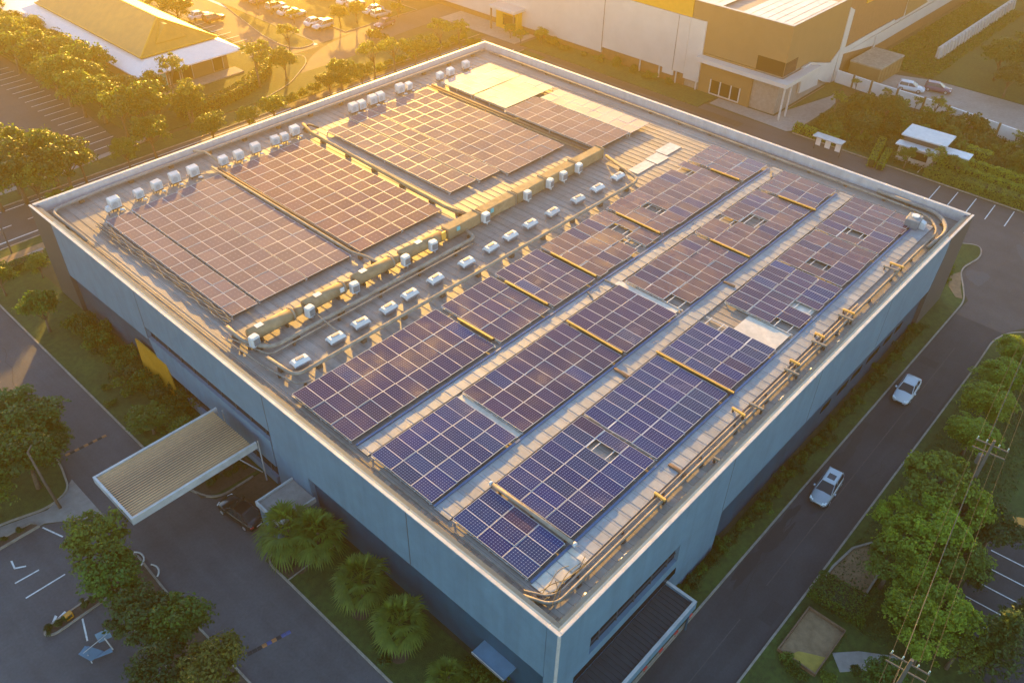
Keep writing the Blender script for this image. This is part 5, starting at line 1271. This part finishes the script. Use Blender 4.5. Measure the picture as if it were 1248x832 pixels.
def reg(kind, variants): TREES[kind] = variants
def mk(fn, seed, h, r, **k):
    c, tips = fn(seed, **k); return (c, trunk_mesh(seed, h, r, tips))
reg('broad', [mk(crown_broad, 20 + s, 3.2, .16) for s in range(3)])
reg('broad_dark', [mk(crown_broad, 30 + s, 3.2, .17, mt='leaf_dark', R=(2.9, 2.7, 2.3), clumps=40) for s in range(2)])
reg('broad_light', [mk(crown_broad, 40 + s, 3.0, .15, mt='leaf_light', clumps=26, cr=.7, leaf=.19) for s in range(2)])
reg('round', [mk(crown_broad, 50 + s, 2.2, .12, R=(1.5, 1.5, 1.4), zc=2.9, clumps=44, cr=.55, per=100, leaf=.14) for s in range(1)])
reg('tier', [mk(crown_broad, 60 + s, 4.2, .18, mt='leaf_sunlit_tint' if s < 2 else 'leaf_light', R=(2.7, 2.7, 2.0), zc=4.2, clumps=46, cr=.62, per=110, leaf=.17, flat=.5) for s in range(3)])
reg('feather', [mk(crown_feather, 70 + s, 3.6, .15, mt='leaf_light' if s else 'leaf') for s in range(2)])
reg('feather_sunlit_tint', [mk(crown_feather, 75 + s, 3.6, .15, mt='leaf_sunlit_tint') for s in range(2)])  # crowns whose leaf colour has the sunlight painted in
reg('yellow', [mk(crown_broad, 80, 3.0, .14, mt='leaf_yellow', clumps=30, cr=.75, leaf=.15, per=150)])
reg('sparse', [mk(crown_broad, 90 + s, 3.8, .14, mt='leaf_light', clumps=16, cr=.6, leaf=.17, per=80, R=(2.3, 2.3, 2.3), zc=4.2) for s in range(2)])
reg('palm', [mk(crown_palm, 100 + s, 2.7, .22, mt='leaf_light') for s in range(2)])
reg('conifer', [mk(crown_conifer, 110, 6.6, .16)])
def shrub_mesh(seed, mt, R=.8, n=900, leaf=.11):
    g = np.random.default_rng(seed); k = 9
    cc = g.normal(size=(k, 3)) * np.array([.35, .35, .16]) * R + np.array([0, 0, .45 * R]); ix = g.integers(0, k, n)
    d = unit(g.normal(size=(n, 3))); d[:, 2] = np.abs(d[:, 2])
    pos = cc[ix] + d * R * .48 * (.5 + .55 * g.random(n))[:, None]; pos[:, 2] = np.maximum(pos[:, 2], .03)
    V_, q = leaf_mesh('s', pos, unit(d + g.normal(size=d.shape) * .5), leaf * (.7 + .6 * g.random(n)), mt, .7, g)
    return mesh_from('foliage', V_, q, mt)
SHR = {'dark': [shrub_mesh(1, 'leaf_dark'), shrub_mesh(2, 'leaf_dark')], 'green': [shrub_mesh(3, 'leaf'), shrub_mesh(4, 'leaf')], 'light': [shrub_mesh(5, 'leaf_light')]}
TR = random.Random(21)
def tree(kind, label, x, y, s=1.0, group=None, z=.08, sz=None, name=None):
    vs = TREES[kind]; c, tr = vs[TR.randrange(len(vs))]
    t = thing(name or {'palm': 'palm_tree', 'conifer': 'conifer_tree'}.get(kind, 'broadleaf_tree'), label, 'tree' if kind != 'palm' else 'palm', (x, y, z), TR.uniform(0, 6.28), group)
    t.scale = (s, s, (sz or s) * TR.uniform(.93, 1.07))
    for nm_, me in (('trunk', tr), ('crown', c)):
        o = bpy.data.objects.new(nm_, me); COL.objects.link(o); o.parent = t
    return t
def tat(kind, label, px, py, zc, s, group=None, sz=None):
    p = at(px, py, zc); return tree(kind, label, p.x, p.y, s, group, sz=sz)
def shrub(kind, label, x, y, s, group=None, z=.1, name='shrub'):
    o = bpy.data.objects.new(name, SHR[kind][TR.randrange(len(SHR[kind]))]); COL.objects.link(o)
    o.location = (x, y, z); o.rotation_euler = (0, 0, TR.uniform(0, 6.28)); o.scale = (s, s, s * TR.uniform(.85, 1.15))
    return tag(o, label, 'shrub', group)
def hedge(label, path, wd, ht, mt='leaf', dens=190, leaf=.12, z=.08):
    """clipped hedge: dark core with leaves over its faces"""
    g = np.random.default_rng(len(label) + int(path[0][0] * 7) % 97)
    c0 = Vector((path[0][0], path[0][1], z)); t = thing('hedge', label, 'hedge', c0)
    m = MB(); m.ribbon([(p[0] - c0.x, p[1] - c0.y) for p in path], wd * .86, 0, ht * .94); m.build('core', 'hedge_core', t)
    P, Nn = [], []
    for a, b in zip(path, path[1:]):
        a, b = np.array([a[0] - c0.x, a[1] - c0.y]), np.array([b[0] - c0.x, b[1] - c0.y]); L_ = np.linalg.norm(b - a); d = (b - a) / L_; nr = np.array([-d[1], d[0]])
        n = int(L_ * (wd + 2 * ht) * dens)
        u = g.random(n) * (L_ + wd * .5) - wd * .25; v = g.random(n) * (wd + 2 * ht)
        for uu, vv in zip(u, v):
            bu = .06 * math.sin(uu * 3.1) + .05 * math.sin(uu * 7.7 + vv)
            if vv < ht: off, zz, nn = -wd / 2 - bu, vv, (-nr[0], -nr[1], .2)
            elif vv < ht + wd: off, zz, nn = vv - ht - wd / 2, ht + bu, (0, 0, 1)
            else: off, zz, nn = wd / 2 + bu, vv - ht - wd, (nr[0], nr[1], .2)
            q = a + d * uu + nr * off; P.append((q[0], q[1], zz)); Nn.append(nn)
    P = np.array(P) + g.normal(size=(len(P), 3)) * .035; Nn = unit(np.array(Nn) + g.normal(size=(len(P), 3)) * .45)
    V_, n = leaf_mesh('h', P, Nn, leaf * (.7 + .6 * g.random(len(P))), mt, .7, g)
    o = bpy.data.objects.new('foliage', mesh_from('foliage', V_, n, mt)); COL.objects.link(o); o.parent = t
    return t
# ------------------------------------------------------------------ planting
# front left
tat('feather', 'large feathery tree overhanging the left driveway, upper one on the island', 12, 505, 4.5, 1.35, sz=1.15)
tat('broad', 'dense green tree on the left island nearest the leaning post', 30, 560, 3.6, 1.15)
tat('broad_light', 'light green tree at the left image edge above the leaning post', -12, 545, 4.2, 1.1)
tat('feather', 'feathery tree on the island bend beside the upper speed bump', 48, 530, 3.6, .85)
tat('feather', 'feathery tree at the left image edge above the footpath', -25, 590, 4.0, 1.0)
tat('broad_light', 'bright leafy tree below the tip of the entrance canopy', 120, 655, 4.2, 1.0)
tat('broad', 'dark leafy tree in the car park island next below the bright one', 135, 700, 3.8, .85)
tat('broad_dark', 'dark tree in the middle of the car park island row', 165, 745, 3.9, .85)
tat('broad', 'dense green tree in the island row above the yellowish tree', 215, 755, 3.9, .9)
tat('broad_dark', 'dark tree at the bottom of the island row, left of the yellowish tree', 195, 810, 3.9, .8)
tat('yellow', 'yellowish green tree at the lower end of the island row', 262, 812, 4.0, .95)
tat('round', 'round clipped tree alone on the left lawn', 50, 378, 2.9, 1.15)
tat('broad', 'wide leafy tree by the wall just above the entrance canopy', 182, 512, 1.8, .8, sz=.55)
tat('broad', 'leafy tree by the wall half hidden by the entrance canopy', 226, 530, 1.6, .62, sz=.5)
tat('broad_light', 'small tree on the corner pavement behind the far left corner', 44, 317, 2.5, .55)
tat('broad', 'small tree cut by the left image edge at the corner pavement', -2, 338, 2.5, .7)
# palms
tat('palm', 'round fan palm beside the porch, left of the pair', 352, 645, 2.6, 1.0)
tat('palm', 'round fan palm beside the porch, right of the pair', 385, 652, 2.6, .95)
tat('palm', 'lone fan palm on the front lawn, between porch and lowest palm', 440, 707, 2.6, .92)
tat('palm', 'fan palm on the front lawn, next to the brown earth ring', 487, 755, 2.6, .9)
tat('palm', 'small fan palm cut by the bottom edge near the low door', 545, 822, 1.8, .62)
for i, (px, py) in enumerate(((590, 822), (571, 815), (612, 838), (470, 800))):
    p = at(px, py, .6); shrub(('light', 'green', 'green', 'dark')[i], 'leafy shrub by the blue wall near the front corner, %s' % ('brightest one', 'left one', 'lowest one', 'dark one on the lawn')[i], p.x, p.y, 1.2)
for px, py, n_ in ((440, 745, 'upper'), (487, 797, 'lower'), (365, 690, 'porch side')):
    p = at(px, py, .1); m = MB(); m.prism([(p.x + .75 * math.cos(k * .628), p.y + .75 * math.sin(k * .628)) for k in range(10)], 0.05, .115); struct('earth_ring', m, 'soil', 'bare earth ring under a palm, %s one' % n_, 'soil')
# shrubs along the left wall
k = 0
for y in [44.5, 46, 47.8, 49.5, 51, 52.6, 54.3, 56, 57.6, 59, 60.7, 62.4, 64]:
    k += 1; shrub('green' if k % 3 else 'dark', 'leafy shrub along the foot of the yellow panel wall, %s from the canopy' % ORD[k - 1], -1.5 + TR.uniform(-.5, .3), y, TR.uniform(1.2, 2.0), 'shrubs along the left wall')
for i in range(6):
    shrub('dark', 'low plant in the shady bed under the entrance canopy, %s from the wall' % ORD[i], -.9 - i * .8, 34.6 + TR.uniform(0, 2.2), TR.uniform(.6, .9), 'plants under the canopy')
for i, (x, y) in enumerate(((-3.6, 44.0), (-4.6, 45.2), (-5.0, 47.5), (-4.9, 50.5), (-4.4, 53))):
    shrub('green', 'small shrub on the left lawn edge, %s from the canopy' % ORD[i], x, y, TR.uniform(.5, .8), 'shrubs on the left lawn edge')
for i in range(5):
    shrub('dark', 'clipped dark shrub in the car park median, %s from its tip' % ORD[i], -19.6 + i * .62 + (.7 if i > 2 else 0), 31.3, .55, 'shrubs in the median', z=.12)
for i in range(3):
    shrub('dark', 'dark shrub in the stony planter by the footpath, %s from the right' % ORD[i], -17.4 - i * 1.1, 41.75, .5, 'shrubs in the stony planter', z=.15)
hedge('low dark hedge at the far left corner of the lawn', [(-6, 79.3), (1.0, 79.0)], 1.3, 1.0, 'leaf', 120)
# hedge plants along right wall
k = 0; x = 15.0
while x < 61:
    k += 1; shrub('green' if k % 2 else 'dark', 'shrub in the strip along the long blue wall, %s from the dark canopy' % ORD[min(k - 1, 38)], x, -.62 + TR.uniform(-.12, .12), TR.uniform(.65, 1.0), 'shrubs along the right wall'); x += TR.uniform(1.15, 1.6)
for i in range(3): shrub('light', 'bright shrub on the grass tongue at the far right corner, %s' % ('upper', 'middle', 'lower')[i], 74.5 - i * 1.6, 1.6 - i * .35, .8)
# lower right trees
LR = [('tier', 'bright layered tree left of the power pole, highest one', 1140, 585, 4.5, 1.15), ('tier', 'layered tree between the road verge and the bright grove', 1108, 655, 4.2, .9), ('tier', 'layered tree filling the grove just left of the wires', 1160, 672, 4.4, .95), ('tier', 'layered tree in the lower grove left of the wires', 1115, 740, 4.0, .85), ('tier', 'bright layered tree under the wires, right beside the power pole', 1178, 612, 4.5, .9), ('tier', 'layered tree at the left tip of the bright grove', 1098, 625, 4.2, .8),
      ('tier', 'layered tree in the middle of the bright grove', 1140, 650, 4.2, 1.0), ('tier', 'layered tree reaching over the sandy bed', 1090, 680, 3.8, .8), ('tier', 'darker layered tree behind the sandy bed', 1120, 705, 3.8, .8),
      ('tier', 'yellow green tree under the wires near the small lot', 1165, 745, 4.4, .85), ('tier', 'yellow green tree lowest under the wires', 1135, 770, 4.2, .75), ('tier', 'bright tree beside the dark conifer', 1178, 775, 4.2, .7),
      ('feather_sunlit_tint', 'feathery tree in the right hand row, nearest the power pole', 1190, 520, 3.6, .8), ('feather_sunlit_tint', 'feathery tree in the right hand row, second from the pole', 1205, 485, 3.6, .85), ('feather_sunlit_tint', 'feathery tree in the right hand row, third from the pole', 1225, 452, 3.6, .85), ('feather_sunlit_tint', 'feathery tree in the right hand row at the image edge', 1246, 425, 3.6, .85),
      ('conifer', 'dark conifer with drooping sprays at the lower right corner', 1215, 785, 3.5, .95), ('conifer', 'dark conifer cut by the right image edge', 1256, 745, 3.5, .7), ('broad_dark', 'dark tree in the shade right of the bright grove', 1215, 640, 3.2, .8),
      ('broad_dark', 'dark tree in the shade beside the small parking lot', 1180, 690, 2.6, .6), ('broad', 'tree at the bottom edge right of the yellow sand', 1080, 825, 2.2, .6)]
for kd, lb, px, py, zc, s in LR: tat(kd, lb, px, py, zc, s)
hedge('clipped green hedge block between the two sand pads', [(22.3, -8.2), (22.5, -11.4)], 2.3, 1.15, 'leaf', 150)
for i, (px, py) in enumerate(((1010, 822), (975, 820), (1045, 815), (962, 800), (1100, 820))):
    p = at(px, py, .6); shrub(('light', 'green', 'dark', 'light', 'green')[i], 'roadside shrub near the yellow sand pit, %s' % ('brightest at its foot', 'by the kerb', 'dark one below the pit', 'thin one at its left corner', 'right of the footpath')[i], p.x, p.y, .8)
for i in range(14):
    shrub('dark', 'dark undergrowth bush below the bright grove, %s along the line' % ORD[i], 23 + i * 1.25 + TR.uniform(-.3, .3), -12.6 - TR.uniform(0, 3.2), TR.uniform(1.0, 1.7), 'undergrowth below the grove')
# garden beyond the far right corner
GR = random.Random(8)
GB = []
for i in range(52):
    x = GR.uniform(96.5, 114.5); y = GR.uniform(-6, 31)
    if x < 104 and y < 24: x = 104 + (x - 96.5) * 1.2
    GB.append((y, x))
GB.sort(reverse=True)
for i, (y, x) in enumerate(GB):
    shrub(GR.choice(('dark', 'green', 'dark', 'green')), 'rounded bush in the dark garden behind the far parapet, %s from the factory side' % ORD[i], x, y, GR.uniform(1.6, 3.2), 'bushes of the dark garden')
hedge('bright clipped hedge left of the notice shelter', [(95.5, 33.0), (95.2, 26.5)], 1.2, 1.2, 'leaf_sunlit_tint', 70, .16)
hedge('bright clipped hedge sloping down to the far parapet, upper one', [(100.3, 21.5), (92.4, 19.6)], .9, 1.2, 'leaf_sunlit_tint', 70, .16)
hedge('bright clipped hedge sloping down to the far parapet, lower one', [(98, 19.5), (92.4, 18.3)], .8, .9, 'leaf_sunlit_tint', 70, .16)
hedge('long clipped hedge by the right parking bays, nearest the bays', [(95.8, 12.6), (95.7, -16)], 1.9, 1.3, 'leaf_light', 90, .17)
hedge('long clipped hedge by the right parking bays, middle one', [(98.5, 12.3), (98.4, -16)], .9, 1.5, 'leaf_sunlit_tint', 110, .16)
hedge('long clipped hedge by the right parking bays, farthest one', [(100.9, 12.0), (100.7, -16)], .9, 1.8, 'leaf_sunlit_tint', 110, .16)
hedge('short bright hedge block behind the guard house', [(104.6, 10.6), (104.4, 7.8)], 1.4, 2.0, 'leaf_sunlit_tint', 90, .16)
GT = [('sparse', 'slim tree in front of the guard house', 96.0, 12.5, .75), ('broad_light', 'round bright tree at the right side of the guard house', 97.2, 9.7, .6), ('broad', 'small tree at the parking bays below the guard house', 95.3, 16.0, .55),
      ('sparse', 'young tree in the dark garden by the factory path', 104, 31, .7), ('broad_dark', 'dark tree in the middle of the dark garden', 107, 24, .8), ('broad_dark', 'dark tree in the dark garden near the notice shelter', 99, 24.5, .7), ('broad', 'small tree behind the guard house', 106, 14, .6), ('sparse', 'thin tree beside the white boundary wall', 113, 19, .7), ('broad', 'garden tree at the right image edge before the boundary wall', 108, 1, .8), ('broad', 'garden tree right of the guard house hedge', 105, 4, .6)]
for kd, lb, x, y, s in GT: tree(kd, lb, x, y, s)
# wood at the upper right
WR = random.Random(31); pts = []
for i in range(400):
    x, y = WR.uniform(129, 215), WR.uniform(-40, 34)
    if y > 26 - (x - 130) * .02 and x < 190: continue
    if 138 < x < 186 and y > 20: continue
    if x < 131.5 + (1 if y > 18 else 0): continue
    if all((x - a) ** 2 + (y - b) ** 2 > 20 for a, b in pts): pts.append((x, y))
pts = sorted(pts, key=lambda p: p[0])[:110]
for i, (x, y) in enumerate(pts):
    o = tree(WR.choice(('broad', 'broad_dark', 'broad_dark', 'broad')), 'leafy tree of the wood beyond the boundary wall', x, y, WR.uniform(.85, 1.35), 'trees of the upper right wood')
for i in range(7):
    tree('sparse', 'creeper topped young tree planted along the boundary wall, %s from the factory' % ORD[i], 115.6 - i * .35, 33 - i * 5.2, .42, 'young trees along the boundary wall')
# belt left of the pavilion and top left
TL = []
BR = random.Random(41)
for i in range(300):
    x, y = BR.uniform(22.5, 33), BR.uniform(97, 175)
    if x > 29.3 and y > 107: continue
    if all((x - a) ** 2 + (y - b) ** 2 > 12 for a, b in TL): TL.append((x, y))
TL.sort(key=lambda p: p[1])
for i, (x, y) in enumerate(TL):
    tree(BR.choice(('broad', 'broad_light', 'broad', 'feather')), 'golden tree in the belt left of the pavilion, %s from the street' % ORD[i], x, y, BR.uniform(1.05, 1.5) * (0.8 if x > 29 else 1), 'tree belt left of the pavilion')
NL = [('broad_dark', 20, 215, 1.2), ('broad', 60, 195, 1.1), ('broad_dark', 78, 205, 1.1), ('broad_light', 42, 222, .9), ('broad', 5, 180, 1.1), ('broad_light', 95, 190, .75), ('sparse', 12, 205, .9), ('broad_light', 68, 232, .6), ('broad', -10, 225, 1.0)]
for i, (kd, px, py, s) in enumerate(NL): tat(kd, 'tree between the left lot and the rear street, %s' % ('big dark one nearest the image edge', 'tall middle one', 'dark right hand one', 'light front one', 'upper one at the image edge', 'light right hand one', 'sparse one', 'smallest front one', 'one cut by the image edge')[i], px, py, 3.8, s * 1.2)
ML = [('sparse', 'sparse golden tree in front of the pavilion corner', 210, 95, 1.25), ('broad', 'dark round tree behind the rear parapet, left of the leaning trunk', 182, 160, 1.05), ('sparse', 'thin tree with a leaning trunk behind the rear parapet', 228, 125, 1.2), ('broad', 'golden tree behind the rear parapet below the garden hedge', 255, 148, .9),
      ('broad_light', 'light tree behind the rear parapet, far left of the leaning trunk', 150, 175, .8), ('broad', 'broad tree before the pavilion wall at the left', 120, 120, 1.2), ('broad', 'tree in the belt corner beside the left lot', 110, 95, 1.2), ('sparse', 'slender pale trunked tree on the pavilion lawn', 312, 78, 1.3), ('broad', 'round tree right of the pavilion lawn hedge', 345, 70, .9), ('sparse', 'young tree on the kerbed island of the far car park', 350, 45, 1.0),
      ('broad', 'tree at the top behind the pavilion roof ridge', 215, 10, 1.2), ('broad_light', 'second tree at the top behind the pavilion roof', 195, 2, 1.1), ('broad', 'golden shrubby tree by the rear parapet below the street bend', 330, 122, .8), ('broad_light', 'low golden tree by the rear parapet under the street bend', 300, 130, .7)]
for kd, lb, px, py, s in ML: tat(kd, lb, px, py, 4.0, s)
hedge('curved hedge along the pavilion lawn', fillet([(33, 102), (44, 103), (52, 108), (54.5, 113)], 3, 4), 2.2, 1.6, 'leaf', 40, .22)
SL = [('broad', 415, 85, .95), ('sparse', 455, 72, 1.1), ('sparse', 480, 64, 1.05), ('broad_light', 505, 55, .9), ('sparse', 535, 45, 1.1), ('broad', 400, 92, .85), ('sparse', 560, 35, .9), ('broad_light', 440, 82, .8), ('sparse', 520, 55, 1.0), ('broad_light', 575, 42, .6)]
for i, (kd, px, py, s) in enumerate(sorted(SL, key=lambda q: q[1])):
    tat(kd, 'street tree in the golden row behind the rear parapet, %s from the left' % ORD[i], px, py, 4.0, s, 'street trees behind the rear parapet')
for i in range(16):
    shrub('light', 'sunlit shrub along the golden verge behind the rear parapet, %s from the left' % ORD[i], 48 + i * 2.6, 96.2 + TR.uniform(-.8, .8), TR.uniform(1.0, 1.9), 'shrubs on the golden verge')
o = shrub('dark', 'clipped ball shaped hedge bush by the side street', 75.4, 107.3, 2.6, name='ball_bush')
for i, (x, y) in enumerate(((70.5, 141), (70, 137), (70.2, 132.5), (70, 125), (75, 117.2), (87, 140), (87.2, 134), (87.6, 129.5), (87, 121.5), (86.3, 113.8), (78.5, 116.6), (88, 115.2))):
    tree('broad_light' if i % 2 else 'broad', 'low golden tree between the cars of the far car park, %s from the aisle end' % ORD[i], x, y, .5 + .2 * (i % 3), 'trees in the far car park')
for i in range(9):
    shrub('green', 'bush on the bank before the far cladding wall, %s from the far lodge' % ORD[i], 96.5 + TR.uniform(-.6, .5), 86 - i * 3.6, TR.uniform(.8, 1.8), 'bushes before the far cladding wall')
for i, (x, y) in enumerate(((93.6, 90.5), (92, 86.5), (95.5, 84.5), (101.5, 85.5))): tree('broad_light', 'small golden tree beside the far lodge, %s' % ('left', 'front', 'middle', 'right')[i], x, y, .5)
# low ground plants, uncountable
def cover(label, poly_pts, n, mt, seed, h=.25, leaf=.12, name='ground_cover'):
    g = np.random.default_rng(seed); x0, x1, y0, y1 = poly_pts
    P = np.stack([g.uniform(x0, x1, n), g.uniform(y0, y1, n), .1 + g.random(n) * h], 1)
    V_, q = leaf_mesh('g', P, unit(g.normal(size=(n, 3)) + np.array([0, 0, 1.2])), leaf * (.6 + .8 * g.random(n)), mt, .8, g)
    o = bpy.data.objects.new(name, mesh_from(name, V_, q, mt)); COL.objects.link(o); return tag(o, label, 'ground cover', kind='stuff')
cover('low leafy ground cover in the dark garden', (95.5, 115, -10, 32.5), 16000, 'leaf_dark', 1, .5, .22)
cover('scattered leaves and weeds in the mulch bed by the porch', (-5.0, -.3, 22.5, 25), 700, 'leaf_dark', 2, .2, .09)
cover('low plants under the row of shrubs at the left wall', (-2.4, -.2, 43.5, 66), 3500, 'leaf_dark', 3, .3, .12)
cover('low plants under the shrubs at the long blue wall', (14, 61, -1.0, -.2), 5000, 'leaf_dark', 4, .3, .11)
cover('tufts of grass on the verge below the bright grove', (21, 60, -16, -8.2), 9000, 'leaf_dark', 5, .15, .1, 'grass')
cover('rough weeds in the meadow beside the far building', (131, 180, 26, 37), 9000, 'leaf', 6, .3, .25, 'grass')

# ================================================================== AIR
hm = bpy.data.materials.new('haze'); hm.use_nodes = True
N, L = hm.node_tree.nodes, hm.node_tree.links
N.remove(N['Principled BSDF'])
pv = N.new('ShaderNodeVolumePrincipled')
pv.inputs['Color'].default_value = (1.0, 0.75, 0.26, 1)
pv.inputs['Density'].default_value = HAZE_D
pv.inputs['Anisotropy'].default_value = HAZE_G
L.new(pv.outputs[0], N['Material Output'].inputs['Volume'])
MATS['haze'] = hm
m = MB(); m.box(-710, 910, -710, 910, -1.6, 57.5)
tag(m.build('haze', 'haze'), 'warm evening haze filling the air over the whole estate', 'haze', kind='stuff')
